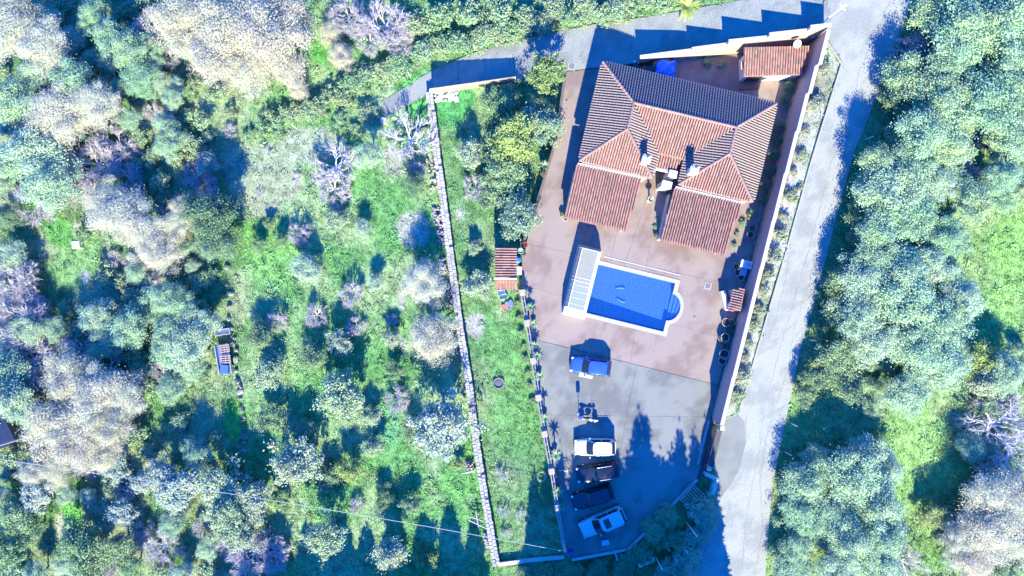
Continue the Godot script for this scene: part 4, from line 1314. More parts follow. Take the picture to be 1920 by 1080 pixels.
# kind -> [mesh family, colours, height of crown base over radius, crown height over radius]
var kinds := {
	"green": ["fine", [Color(0.18, 0.31, 0.14), Color(0.22, 0.34, 0.17), Color(0.18, 0.28, 0.14)], 0.35, 1.4],
	"glossy": ["glossy", [Color(0.29, 0.40, 0.24), Color(0.33, 0.42, 0.28), Color(0.34, 0.41, 0.28)], 0.3, 1.35],
	"mint": ["big", [Color(0.26, 0.44, 0.27), Color(0.28, 0.45, 0.29), Color(0.29, 0.45, 0.28), Color(0.33, 0.47, 0.26)], 0.6, 1.3],
	"olive": ["big", [Color(0.34, 0.49, 0.32), Color(0.30, 0.46, 0.29), Color(0.36, 0.49, 0.34)], 0.6, 1.3],
	"tan": ["dry", [Color(0.54, 0.52, 0.39), Color(0.56, 0.54, 0.42), Color(0.53, 0.49, 0.39), Color(0.56, 0.56, 0.44)], 0.6, 1.3],
	"yellow": ["fine", [Color(0.29, 0.39, 0.12), Color(0.33, 0.41, 0.16)], 0.3, 1.4],
	"dark": ["big", [Color(0.12, 0.23, 0.13), Color(0.15, 0.26, 0.15)], 0.5, 1.8],
	"sage": ["glossy", [Color(0.21, 0.31, 0.20), Color(0.25, 0.33, 0.23)], 0.3, 1.3],
	"shrub": ["low", [Color(0.23, 0.37, 0.19), Color(0.28, 0.41, 0.23), Color(0.30, 0.39, 0.22)], 0.0, 1.0],
	"grey": ["low", [Color(0.35, 0.38, 0.27), Color(0.32, 0.36, 0.23)], 0.0, 1.0],
	"clipped": ["dense", [Color(0.20, 0.30, 0.11)], 0.25, 1.9],
	"blue": ["glossy", [Color(0.34, 0.42, 0.34), Color(0.38, 0.44, 0.37)], 0.3, 1.3],
}
func prepare_plants() -> void:
	var lm := leaf_mat("plain", Color(0.2, 0.3, 0.2))
	for k in 4:
		crowns["fine%d" % k] = crown(100 + k, 1.0, 1.5, 70, 170, 0.046, 1.2, 0.45, 0.8).mesh(lm)
		crowns["glossy%d" % k] = crown(200 + k, 1.0, 1.5, 90, 125, 0.050, 1.15, 0.42, 0.8).mesh(lm)
		crowns["big%d" % k] = crown(300 + k, 1.0, 1.5, 120, 220, 0.032, 1.2, 0.42, 1.0).mesh(lm)
		crowns["dry%d" % k] = crown(400 + k, 1.0, 1.5, 140, 270, 0.021, 1.35, 0.45, 1.0).mesh(lm)
		crowns["low%d" % k] = crown(500 + k, 1.0, 1.0, 40, 90, 0.07, 1.2).mesh(lm)
		crowns["dense%d" % k] = crown(600 + k, 1.0, 1.8, 130, 70, 0.05, 0.8, 0.2).mesh(lm)
		trunks[k] = trunk_mesh(700 + k, 1.0, 0.6, 1.5, bark())
		crowns["bare%d" % k] = bare_mesh(800 + k, 1.0, 1.3, pale_bark(), 3, 5)
		crowns["twig%d" % k] = bare_mesh(900 + k, 1.0, 1.3, lilac_bark(), 3, 7)
	rng.seed = 77
# a tree or bush whose crown is seen at (px, py) with a radius of RPX pixels
var stand := []   # every plant so far: [px, py, radius px]
func plant(kind: String, called: String, px: float, py: float, rpx: float, label: String, category: String, group := "", lift := -1.0) -> Node3D:
	if px > 1450.0:   # the thicket stops at the lane's edge
		var edge := lerp_list([[0, 1712], [60, 1690], [190, 1640], [290, 1600], [420, 1565], [520, 1540], [640, 1505], [780, 1475], [900, 1450], [1100, 1435]], py)
		if px > edge - 30.0 and px < edge + rpx * 1.4:
			px = maxf(px, edge + rpx * 1.05 + 4.0)
			if lift > 0.7: lift = 0.7
	var R := rpx / 18.0
	stand.append([px, py, rpx])
	if kind == "bare" or kind == "twig":
		var at := base_under(px, py, R * 0.8)
		var b := thing(called, label, category, at, rng.randf() * TAU, group)
		var key := "%s%d" % [kind, rng.randi() % 4]
		part("branches", crowns[key], b, null, Transform3D(Basis.from_scale(Vector3(R, R * rng.randf_range(0.8, 1.0), R) * 1.1), Vector3.ZERO))
		return b
	var k: Array = kinds[kind]
	var clear: float = k[2] * R if lift < 0.0 else lift
	var tall: float = k[3] * R * rng.randf_range(0.85, 1.1)
	R *= 0.92
	var at := base_under(px, py, clear + tall * 0.5)
	var o := thing(called, label, category, at, rng.randf() * TAU, group)
	var v := rng.randi() % 4
	var fam: String = k[0]
	var native := 1.8 if fam == "dense" else (1.0 if fam == "low" else 1.5)
	var tint: Color = k[1][rng.randi() % k[1].size()]
	var cols: Array = k[1]
	var lm := leaf_mat(kind + str(cols.find(tint)), tint)
	if fam != "low" or clear > 0.05:
		part("trunk", trunks[v], o, null, Transform3D(Basis.from_scale(Vector3(R, (clear + tall * 0.35) / 1.1, R)), Vector3.ZERO))
	part("crown", crowns["%s%d" % [fam, v]], o, lm, Transform3D(Basis.from_scale(Vector3(R * rng.randf_range(0.86, 1.16), tall / native, R * rng.randf_range(0.86, 1.16))), Vector3(0, clear, 0)))
	if kind == "tan" or (kind == "olive" and R > 1.4 and rng.randf() < 0.5):   # pale limbs that show through a thin crown
		part("limbs", crowns["bare%d" % v], o, null, Transform3D(Basis.from_scale(Vector3(R * 0.95, (clear + tall) / 1.45, R * 0.95)), Vector3.ZERO))
	return o
func planting(kind: String, called: String, label: String, category: String, group: String, spots: Array, lift := -1.0) -> void:
	var mean := 0.0
	for s in spots: mean += float(s[2]) / spots.size()
	for s in spots:
		var size := "large " if s[2] > mean * 1.12 else ("small " if s[2] < mean * 0.86 else "medium sized ")
		var words := label
		for w in ["large ", "small ", "low ", "tiny ", "tall "]: words = words.trim_prefix(w)
		plant(kind, called, s[0], s[1], s[2], size + words, category, group, lift)

func build_trees() -> void:
	# the wood west of the orchard
	planting("tan", "dry_leaved_tree", "cream leaved tree at the top of the wood beyond the green clearing", "tree", "cream trees above the clearing", [[345, 35, 62], [425, 45, 66], [500, 60, 66], [400, 105, 52], [465, 125, 46], [530, 20, 44], [540, 130, 30]], 2.6)
	planting("tan", "dry_leaved_tree", "cream leaved tree in the wood above the rocky clearing", "tree", "cream trees of the upper wood", [[25, 55, 58], [90, 95, 46], [180, 195, 46], [110, 215, 52], [30, 20, 40]], 2.6)
	planting("olive", "grey_leaved_tree", "grey green tree of the wood around the rocky clearing", "tree", "grey trees of the upper wood", [[25, 190, 52], [60, 285, 60], [95, 345, 50], [20, 300, 44], [140, 150, 40], [70, 130, 36]], 2.2)
	planting("twig", "leafless_tree", "leafless lilac tree of the wood above the rocky clearing", "tree", "lilac trees of the upper wood", [[170, 305, 50], [215, 270, 36], [60, 380, 42], [150, 350, 40], [285, 45, 34], [235, 330, 30]])
	planting("mint", "broadleaf_tree", "bright mint green tree squeezed between the cream trees", "tree", "mint trees among the cream ones", [[172, 22, 28], [200, 65, 40], [240, 95, 40], [262, 140, 34], [275, 172, 18]], 1.4)
	planting("tan", "dry_leaved_tree", "beige tree beside the dark evergreen at the orchard's edge", "tree", "beige trees near the evergreen", [[235, 400, 48], [295, 470, 40], [265, 435, 42], [330, 420, 30], [200, 380, 40], [345, 395, 26]], 2.2)
	plant("dark", "evergreen_tree", 395, 400, 46, "tall dark evergreen at the orchard's western edge", "tree")
	plant("dark", "evergreen_tree", 405, 462, 42, "smaller dark evergreen pressed against the tall one", "tree")
	plant("blue", "grey_bush", 388, 308, 26, "blue grey bush at the end of the hedge bank", "bush")
	plant("twig", "leafless_bush", 430, 246, 14, "small pale leafless bush by the bank path", "bush")
	plant("dark", "evergreen_tree", 12, 405, 30, "dark green tree beside the rocky clearing", "tree")
	planting("twig", "leafless_tree", "tangled leafless tree below the rocky clearing", "tree", "leafless trees below the clearing", [[20, 520, 46], [35, 600, 50], [45, 680, 52], [75, 590, 28], [15, 560, 40], [95, 655, 30], [10, 640, 36]])
	planting("olive", "grey_leaved_tree", "grey green tree in the hollow below the beige trees", "tree", "grey trees of the hollow", [[180, 590, 40], [240, 610, 40], [55, 620, 34], [205, 640, 34], [20, 480, 30]])
	planting("mint", "broadleaf_tree", "mint green tree in the hollow by the junk heap", "tree", "mint trees by the junk heap", [[310, 560, 38], [345, 575, 34], [320, 615, 36]])
	planting("olive", "pale_leaved_tree", "pale mint tree overhanging the junk heap", "tree", "pale trees by the junk heap", [[350, 650, 44], [310, 660, 36], [375, 610, 34], [360, 690, 26]])
	planting("twig", "leafless_bush", "leafless lilac bush in the hollow", "bush", "lilac bushes of the hollow", [[225, 655, 24], [300, 700, 22], [140, 640, 28], [330, 700, 20]])
	planting("tan", "dry_leaved_tree", "cream leaved tree of the thick clump by the power cable", "tree", "cream trees by the cable", [[130, 705, 48], [180, 735, 58], [225, 745, 42], [110, 800, 55], [150, 830, 52], [205, 800, 44], [60, 885, 26], [105, 885, 30], [190, 855, 34]], 2.6)
	planting("olive", "pale_leaved_tree", "pale grey tree at the wood's edge by the dark shed", "tree", "pale trees by the dark shed", [[20, 745, 46], [55, 775, 30], [10, 700, 40]], 2.0)
	planting("blue", "silver_leaved_tree", "silver blue tree below the power cable", "tree", "silver trees by the cable", [[215, 875, 30], [300, 885, 34], [340, 910, 44], [325, 935, 30], [230, 962, 30], [70, 930, 34], [270, 905, 24]], 1.4)
	planting("glossy", "broadleaf_tree", "large glossy pale tree where the cable crosses the orchard corner", "tree", "glossy trees at the corner", [[415, 915, 40], [430, 970, 42], [452, 1005, 34], [470, 930, 34], [480, 960, 28]], 1.6)
	planting("green", "broadleaf_tree", "dark leafy tree beside the sunlit track", "tree", "leafy trees by the track", [[150, 1020, 44], [215, 1030, 34], [30, 965, 38], [20, 1030, 40], [170, 1060, 36], [60, 990, 26], [245, 1060, 26]], 1.2)
	planting("twig", "leafless_tree", "lilac leafless tree in the lower corner of the wood", "tree", "lilac trees of the lower wood", [[300, 1030, 34], [470, 1045, 44], [440, 1020, 34], [510, 1040, 34], [265, 1000, 22]])
	planting("shrub", "green_bush", "low green bush on the clearing beside the cream trees", "bush", "bushes of the green clearing", [[405, 175, 20], [380, 225, 24], [365, 160, 20], [350, 215, 18], [430, 210, 16], [265, 260, 22], [285, 300, 24], [255, 310, 20], [300, 345, 26], [330, 300, 22]])
	planting("shrub", "green_bush", "low green bush on the shady slope under the wood", "bush", "bushes of the shady slope", [[195, 520, 26], [230, 530, 24], [160, 440, 20], [260, 560, 28], [150, 620, 26], [250, 660, 30], [190, 690, 24], [270, 690, 28], [20, 860, 26], [45, 850, 20], [340, 790, 20], [290, 730, 22]])
	# orchard
	plant("bare", "leafless_tree", 625, 312, 46, "large bare fig-like tree with silvery spreading branches in the orchard", "tree")
	plant("bare", "leafless_tree", 768, 258, 46, "bare white branched tree beside the driveway end wall", "tree")
	plant("twig", "leafless_tree", 622, 352, 34, "dense lilac twigged tree below the silvery bare tree", "tree")
	plant("olive", "grey_leaved_tree", 690, 290, 28, "upright grey green tree between the two large bare trees", "tree", "", 2.0)
	plant("dark", "evergreen_bush", 776, 345, 24, "dark bush beneath a lilac bare sapling by the stone wall", "bush", "", 0.1)
	plant("twig", "leafless_tree", 780, 322, 20, "small lilac bare sapling over the dark bush", "tree")
	planting("bare", "leafless_sapling", "tiny bare sapling on the dry bare patch", "sapling", "saplings of the dry patch", [[500, 284, 9], [486, 362, 8], [555, 335, 11], [420, 312, 7], [432, 330, 6]])
	plant("glossy", "orchard_tree", 633, 412, 25, "round glossy tree right below the lilac twigged tree", "tree")
	planting("green", "orchard_tree", "small round tree at the lower rim of the dry patch", "tree", "little trees below the dry patch", [[486, 462, 18], [527, 452, 16], [505, 420, 12]])
	planting("twig", "leafless_bush", "lilac leafless bush in the middle of the orchard grass", "bush", "lilac bushes of the orchard", [[560, 438, 22], [658, 552, 24], [668, 612, 18], [590, 590, 22], [522, 602, 20], [745, 750, 24], [668, 950, 15], [735, 600, 12]])
	planting("olive", "grey_leaved_tree", "grey green tree among the lilac bushes of the orchard", "tree", "grey trees of the orchard", [[575, 502, 28], [680, 430, 18], [705, 530, 18]])
	planting("green", "orchard_tree", "green leafy orchard tree with a yellowish sunlit crown", "tree", "yellowish orchard trees", [[490, 628, 27], [588, 668, 28], [740, 695, 20], [776, 805, 22]])
	planting("glossy", "orchard_tree", "pale glossy orchard tree in the rows of the middle orchard", "tree", "glossy orchard trees", [[637, 640, 28], [502, 702, 32], [640, 738, 44], [694, 782, 23], [702, 838, 25], [735, 632, 22]])
	planting("green", "orchard_tree", "green tree among the tree shadows of the lower orchard", "tree", "trees of the lower orchard", [[505, 785, 30], [575, 815, 22], [455, 900, 22], [520, 935, 18]], 0.5)
	planting("tan", "dry_leaved_tree", "tan leaved tree standing against the stone wall", "tree", "tan trees by the stone wall", [[795, 530, 42], [808, 632, 44]])
	plant("blue", "silver_leaved_tree", 830, 800, 50, "large silver leaved tree beside the stone wall", "tree", "", 1.6)
	plant("glossy", "orchard_tree", 557, 865, 45, "broad pale glossy tree in the lower orchard", "tree")
	plant("yellow", "orchard_tree", 657, 882, 27, "bright yellow green tree beside a leafy green bush", "tree")
	plant("green", "orchard_bush", 618, 895, 24, "leafy green bush right beside the yellow green tree", "plant", "", 0.1)
	planting("green", "orchard_tree", "small leafy tree in the lower orchard close to the cable", "tree", "small trees by the cable", [[720, 942, 18], [718, 915, 13], [770, 945, 20], [530, 945, 14]])
	plant("glossy", "orchard_tree", 610, 1006, 40, "pale round tree on the edge of the lower ditch", "tree", "", 1.4)
	plant("glossy", "orchard_tree", 735, 1038, 36, "pale round tree nearest the clipped ball bush", "tree", "", 1.4)
	plant("clipped", "ball_bush", 802, 1048, 20, "dense green ball bush in the shaded lower orchard", "bush")
	plant("yellow", "orchard_tree", 860, 870, 12, "little yellow leaved shrub by the rubble", "shrub")
	# garden strip
	plant("glossy", "garden_tree", 881, 288, 29, "round speckled tree alone on the upper garden lawn", "tree")
	plant("twig", "leafless_tree", 892, 355, 26, "pale leafless tree below the speckled garden tree", "tree")
	plant("yellow", "garden_tree", 962, 262, 46, "large yellow green tree on the planted bank", "tree", "", 1.4)
	plant("green", "garden_tree", 945, 325, 38, "leafy green tree just below the yellow green tree", "tree")
	plant("green", "garden_tree", 935, 196, 32, "leafy tree near the tan garden screen", "tree")
	plant("sage", "sage_tree", 1012, 232, 38, "sage green tree leaning over the terrace edge", "tree", "", 1.2)
	plant("dark", "garden_tree", 1005, 200, 26, "dark tree between clipped ball tree and sage green tree", "tree")
	plant("clipped", "ball_tree", 1021, 138, 33, "big clipped ball tree by the driveway corner", "tree", "", 1.8)
	plant("sage", "sage_tree", 968, 402, 46, "sage green spreading tree above the little tiled shed", "tree", "", 1.2)
	plant("green", "garden_tree", 925, 370, 26, "low green tree beside the pale leafless tree", "tree")
	plant("glossy", "garden_tree", 890, 466, 17, "small round tree beside the tiled shed", "tree")
	plant("glossy", "garden_bush", 895, 535, 30, "broad pale leafed bush by the shed", "bush", "", 0.2)
	planting("bare", "leafless_sapling", "thin bare sapling in the lower garden strip", "sapling", "saplings of the garden strip", [[940, 890, 12], [943, 960, 12], [978, 965, 10], [950, 1000, 10]])
	# hedge bank above the driveway
	var hedge := []
	for k in 46:
		var t := k / 45.0
		var y := lerp_list([[0.0, 245], [0.14, 212], [0.3, 152], [0.42, 112], [0.52, 88], [0.66, 68], [0.8, 45], [1.0, 22]], t)
		var h := [lerpf(490, 1215, t) + rng.randf_range(-8, 8), y - 10 + rng.randf_range(-14, 12), rng.randf_range(18, 27)]
		for q in 12:   # keep clear of the driveway
			var g := G(h[0], h[1] + h[2] * 0.8)
			if Geometry2D.is_point_in_polygon(Vector2(g.x, g.z), drive_pg): h[1] -= 4.0
		hedge.append(h)
	planting("shrub", "hedge_bush", "leafy green bush of the hedge bank above the driveway", "bush", "hedge bank bushes", hedge)
	planting("twig", "leafless_tree", "lilac leafless tree above the hedge bank", "tree", "lilac trees above the hedge", [[720, 40, 46], [690, 70, 32], [745, 75, 30], [650, 30, 34]])
	planting("tan", "dry_leaved_bush", "pale dry bush between the lilac trees and the hedge", "bush", "dry bushes above the hedge", [[640, 105, 26], [620, 60, 26], [560, 170, 20]], 0.3)
	planting("shrub", "green_bush", "dark green bush along the far side of the hedge bank", "bush", "bushes beyond the hedge", [[830, 30, 30], [880, 25, 30], [935, 20, 28], [985, 28, 26], [1040, 12, 26], [1100, 10, 26], [1160, 6, 28], [780, 50, 26], [840, 80, 26], [900, 62, 24], [575, 205, 22], [1240, 4, 22]])
	planting("shrub", "green_bush", "green bush on the bank between path and dry patch", "bush", "bushes of the path bank", [[590, 215, 20], [640, 230, 20], [690, 210, 22], [665, 240, 14], [470, 255, 14], [520, 250, 14]])
	# hillside beyond the lane
	planting("mint", "broadleaf_tree", "mint green tree of the thicket beyond the lane", "tree", "mint trees beyond the lane", [[1740, 25, 50], [1808, 55, 58], [1872, 35, 56], [1905, 110, 52], [1708, 150, 48], [1772, 195, 56], [1855, 185, 56], [1905, 260, 44], [1735, 245, 50], [1640, 355, 46], [1700, 310, 44], [1780, 270, 44], [1645, 300, 34], [1660, 410, 44], [1712, 400, 46], [1825, 375, 40], [1780, 445, 38], [1640, 485, 42], [1880, 330, 34], [1870, 250, 30], [1780, 120, 40]], 2.4)
	planting("olive", "grey_leaved_tree", "grey green tree of the thicket beyond the lane", "tree", "grey trees beyond the lane", [[1668, 345, 52], [1690, 510, 50], [1620, 525, 42], [1610, 590, 40], [1700, 560, 56], [1762, 600, 52], [1640, 640, 42], [1725, 655, 52], [1772, 690, 42], [1700, 735, 44], [1800, 560, 40], [1740, 500, 40], [1870, 150, 40], [1760, 340, 34]], 2.2)
	planting("twig", "leafless_tree", "lilac leafless tree in the thicket beyond the lane", "tree", "lilac trees beyond the lane", [[1750, 85, 34], [1785, 135, 28], [1800, 325, 38], [1605, 600, 28], [1838, 265, 16], [1735, 120, 26], [1690, 90, 26]])
	planting("green", "broadleaf_tree", "leafy green tree at the lane's edge fence", "tree", "green trees at the lane edge", [[1565, 668, 38], [1530, 705, 30], [1590, 720, 34], [1580, 530, 36], [1565, 590, 22], [1690, 270, 36], [1618, 400, 30], [1508, 740, 22], [1680, 180, 28]], 1.2)
	planting("olive", "grey_leaved_tree", "grey green tree below the shady gap beyond the lane", "tree", "grey trees below the gap", [[1600, 895, 56], [1645, 945, 48], [1590, 1010, 48], [1655, 1010, 48], [1560, 960, 40], [1620, 850, 40], [1650, 1060, 44], [1575, 1060, 40], [1660, 880, 34]], 1.8)
	planting("mint", "broadleaf_tree", "bright green tree by the lane below the shady gap", "tree", "bright green trees by the lane", [[1512, 905, 44], [1500, 960, 38], [1490, 1020, 36], [1480, 1065, 36], [1530, 860, 30]], 1.0)
	plant("yellow", "broadleaf_tree", 1840, 672, 32, "bright yellow green tree on the sunlit meadow", "tree")
	plant("glossy", "broadleaf_tree", 1850, 720, 34, "pale leafy tree just below the meadow's yellow green tree", "tree")
	plant("olive", "grey_leaved_tree", 1885, 700, 36, "grey tree at the meadow's outer edge", "tree")
	plant("yellow", "broadleaf_tree", 1748, 968, 28, "small yellowish tree on the lower meadow", "tree")
	planting("bare", "leafless_tree", "bare grey branched tree along the meadow's outer edge", "tree", "bare trees of the meadow edge", [[1880, 800, 56], [1905, 865, 46], [1700, 1058, 36], [1885, 760, 34]])
	planting("tan", "dry_leaved_tree", "dry cream tree at the foot of the meadow", "tree", "dry trees of the meadow foot", [[1805, 1005, 38], [1855, 985, 50], [1905, 1010, 46], [1870, 920, 46], [1830, 1055, 40], [1905, 930, 40]], 1.8)
	# understorey that closes the gaps between the taller trees
	var open_ground := [[110, 480, 95], [60, 420, 60], [95, 1000, 60], [390, 190, 62], [420, 800, 55], [330, 790, 60], [20, 815, 40], [425, 660, 50], [1885, 470, 95], [1880, 560, 70], [1860, 640, 50], [1720, 860, 105], [1700, 1000, 70], [1740, 1060, 40], [1850, 600, 50], [1700, 1000, 40], [1840, 530, 60], [1580, 800, 60], [1760, 780, 70], [1790, 900, 60], [1545, 760, 30]]
	for job in [["olive", "grey_bush", "grey green bush filling the wood between the taller trees", 0, 390, 40, 1.0], ["shrub", "leafy_bush", "leafy green bush filling the wood between the taller trees", 0, 400, 34, 0.0], ["twig", "twiggy_bush", "lilac twiggy bush filling the wood between the taller trees", 0, 390, 20, 0.0], ["mint", "leafy_bush", "mint green bush filling the thicket beyond the lane", 1480, 1925, 40, 0.6], ["green", "leafy_bush", "dark green bush filling the thicket beyond the lane", 1480, 1925, 30, 0.3]]:
		var spots := []
		for k in 900:
			if spots.size() >= job[5]: break
			var p := [rng.randf_range(job[3], job[4]), rng.randf_range(0, 1080), rng.randf_range(14, 30)]
			if p[0] > 1400 and p[0] < 1735 - p[1] * 0.36 + 25 + (120 if p[1] > 560 and p[1] < 860 else 0): continue
			var ok := true
			for s in stand + spots:
				if Vector2(p[0] - s[0], p[1] - s[1]).length() < 0.62 * (p[2] + s[2]):
					ok = false
					break
			for s in open_ground:
				if Vector2(p[0] - s[0], p[1] - s[1]).length() < s[2]: ok = false
			if ok: spots.append(p)
		planting(job[0], job[1], job[2], "bush", job[2], spots, job[6])
	# planting bed beside the lane and shrubs inside the wall
	var bed := []
	for s in [[1548, 125, 14], [1530, 190, 19], [1512, 245, 11], [1505, 290, 12], [1490, 322, 9], [1482, 370, 15], [1470, 405, 12], [1462, 440, 16], [1452, 480, 17], [1440, 515, 16], [1432, 545, 14], [1424, 580, 14], [1412, 610, 16], [1400, 645, 14], [1396, 672, 13], [1388, 705, 20], [1376, 745, 18], [1498, 352, 8]]: bed.append(s)
	planting("grey", "bed_bush", "grey green bush in the gravel bed along the lane", "bush", "gravel bed bushes", bed)
	planting("dark", "wall_shrub", "dark shrub against the foot of the lane wall", "shrub", "shrubs inside the lane wall", [[1478, 160, 12], [1472, 185, 10], [1462, 235, 11], [1457, 262, 10], [1450, 290, 12], [1445, 318, 10], [1436, 345, 11], [1428, 375, 10]], 0.05)
	planting("shrub", "garden_shrub", "green shrub beside the larger porch", "shrub", "shrubs by the porch", [[1412, 402, 11], [1392, 420, 9], [1383, 440, 7], [1378, 462, 6], [1228, 425, 6], [1232, 410, 5]])
	planting("shrub", "yard_shrub", "rounded shrub against the rear yard wall", "shrub", "shrubs in the rear yard", [[1328, 114, 11], [1352, 118, 10]])
	# thick greenery below the parking court
	planting("glossy", "roadside_bush", "broad leafed bush between parking court and lane", "bush", "bushes by the court corner", [[1318, 955, 26], [1300, 1005, 20], [1325, 985, 22], [1290, 1050, 28], [1255, 1070, 26], [1318, 1010, 12], [1275, 1075, 24]], 0.4)
	planting("green", "thicket_bush", "leafy bush in the hollow below the parking court", "bush", "bushes below the court", [[1250, 965, 22], [1225, 995, 22], [1200, 1040, 24], [1265, 1010, 18], [1170, 1065, 24], [1120, 1072, 24], [1075, 1070, 20], [1030, 1075, 18], [980, 1075, 16]], 0.1)
	planting("shrub", "bank_bush", "dry leafy plant along the foot of the terrace parapet", "bush", "plants under the parapet", [[972, 570, 9], [975, 595, 9], [978, 625, 9], [983, 650, 8], [986, 675, 9], [990, 700, 8], [994, 725, 8], [998, 750, 8], [966, 545, 9], [962, 528, 8]])
	# tall trees just below the picture, whose shadows reach the court and the lower orchard
	for s in [[1213, 16.0, 3.6], [1284, 14.8, 2.4], [1311, 14.4, 2.2], [1334, 15.2, 2.4], [1160, 13.6, 3.2], [1125, 13.0, 3.4], [1062, 13.4, 1.6], [1092, 12.9, 3.4], [1038, 11.4, 2.6], [1246, 12.8, 3.4], [1190, 12.9, 3.4], [1012, 10.6, 2.2], [1268, 13.2, 3.0], [1318, 13.2, 3.4], [1145, 12.8, 3.4]]:
		cypress(s[0], 1192.0, s[1] + 1.3, s[2] * 1.12)
	for s in [[470, 8.0, 3.0], [520, 8.6, 3.2], [575, 7.8, 3.0], [640, 8.8, 3.4], [690, 7.6, 3.0], [745, 9.0, 3.4], [800, 8.6, 3.2], [850, 9.4, 3.2], [895, 8.4, 2.6], [420, 7.4, 3.0]]:
		cypress(s[0], 1192.0, s[1], s[2], "dark conical tree in the belt below the lower orchard", "conical trees below the orchard")

func cypress(px: float, py: float, tall: float, wide: float, label := "tall conical tree in the belt below the parking court", group := "conical trees below the court") -> void:
	var g := W(px, py, -0.8)
	if not crowns.has("cone"):
		var keep := rng.state
		rng.seed = 4242
		var mb := MB.new()
		for k in 15000:
			var t := 1.0 - sqrt(rng.randf())
			t = lerpf(t, rng.randf(), 0.35)
			var a := rng.randf() * TAU
			var r := (0.03 + 0.97 * pow(1.0 - t, 0.8)) * (0.72 + 0.28 * sin(a * 3.0 + t * 55.0) * sin(t * 90.0)) * sqrt(rng.randf_range(0.1, 1.0))
			if t < 0.05: r *= 0.4 + 12.0 * t
			var p := Vector3(cos(a) * r * 3.0, t * 12.0, sin(a) * r * 3.0)
			var s := (rand_dir() + Vector3(cos(a), -0.3, sin(a)) * 0.7) * 0.3
			var w := s.cross(rand_dir()).normalized() * 0.15
			var gg := rng.randf_range(0.7, 1.3)
			mb.tri(p + w, p - w, p + s, Color(gg, gg, gg))
		crowns["cone"] = mb.mesh(leaf_mat("cypress", Color(0.06, 0.12, 0.06)))
		rng.state = keep
	var o := thing("conical_tree", label, "tree", Vector3(g.x, ground_h(g.x, g.z), g.z), rng.randf() * TAU, group)
	var tb := MB.new()
	tb.tube([Vector3(0, -0.3, 0), Vector3(0, tall * 0.5, 0), Vector3(0, tall * 0.9, 0)], [0.2, 0.12, 0.03], 7)
	part("trunk", tb.mesh(bark()), o)
	part("crown", crowns["cone"], o, null, Transform3D(Basis.from_scale(Vector3(wide / 3.0, tall * 0.98 / 12.0, wide / 3.0)), Vector3(0, 0.15, 0)))

# a small rosette palm or agave, in a pot when POT is true
func fan_plant(called: String, label: String, category: String, at: Vector3, size: float, stem: float, group := "", pot := false, col := Color(0.2, 0.3, 0.16)) -> Node3D:
	var o := thing(called, label, category, at, rng.randf() * TAU, group)
	var y := 0.0
	if pot:
		var pm := MB.new()
		pm.lathe(Vector3.ZERO, [[0.0, 0.0], [0.17, 0.0], [0.25, 0.4], [0.28, 0.4], [0.28, 0.47], [0.23, 0.47], [0.22, 0.38], [0.0, 0.38]], 14)
		part("pot", pm.mesh(clay_mat()), o, mat("pot_clay", Color(0.36, 0.18, 0.13), 0.8))
		y = 0.38
	if stem > 0.05:
		var tb := MB.new()
		tb.tube([Vector3(0, y - 0.1, 0), Vector3(0.02, y + stem * 0.5, 0), Vector3(0, y + stem, 0.02)], [0.09, 0.07, 0.08], 7)
		part("trunk", tb.mesh(bark()), o)
	var lb := MB.new()
	for k in 22:
		var a := TAU * k * 0.382 + rng.randf() * 0.3
		var el := rng.randf_range(0.15, 1.1)
		var d := Vector3(cos(a) * cos(el), sin(el), sin(a) * cos(el))
		var s := d.cross(Vector3.UP).normalized()
		var prev := Vector3(0, y + stem, 0)
		var w := size * 0.075
		for q in 4:
			var nx := prev + d * size / 4.0
			var w2: float = size * [0.11, 0.1, 0.06, 0.005][q]
			lb.quad(prev - s * w, prev + s * w, nx + s * w2, nx - s * w2, Vector3.UP, Color.WHITE * rng.randf_range(0.8, 1.2))
			prev = nx; w = w2
			d = (d + Vector3(0, -0.22, 0)).normalized()
	part("fronds", lb.mesh(leaf_mat("frond_%d" % int(col.g * 1000), col)), o)
	return o

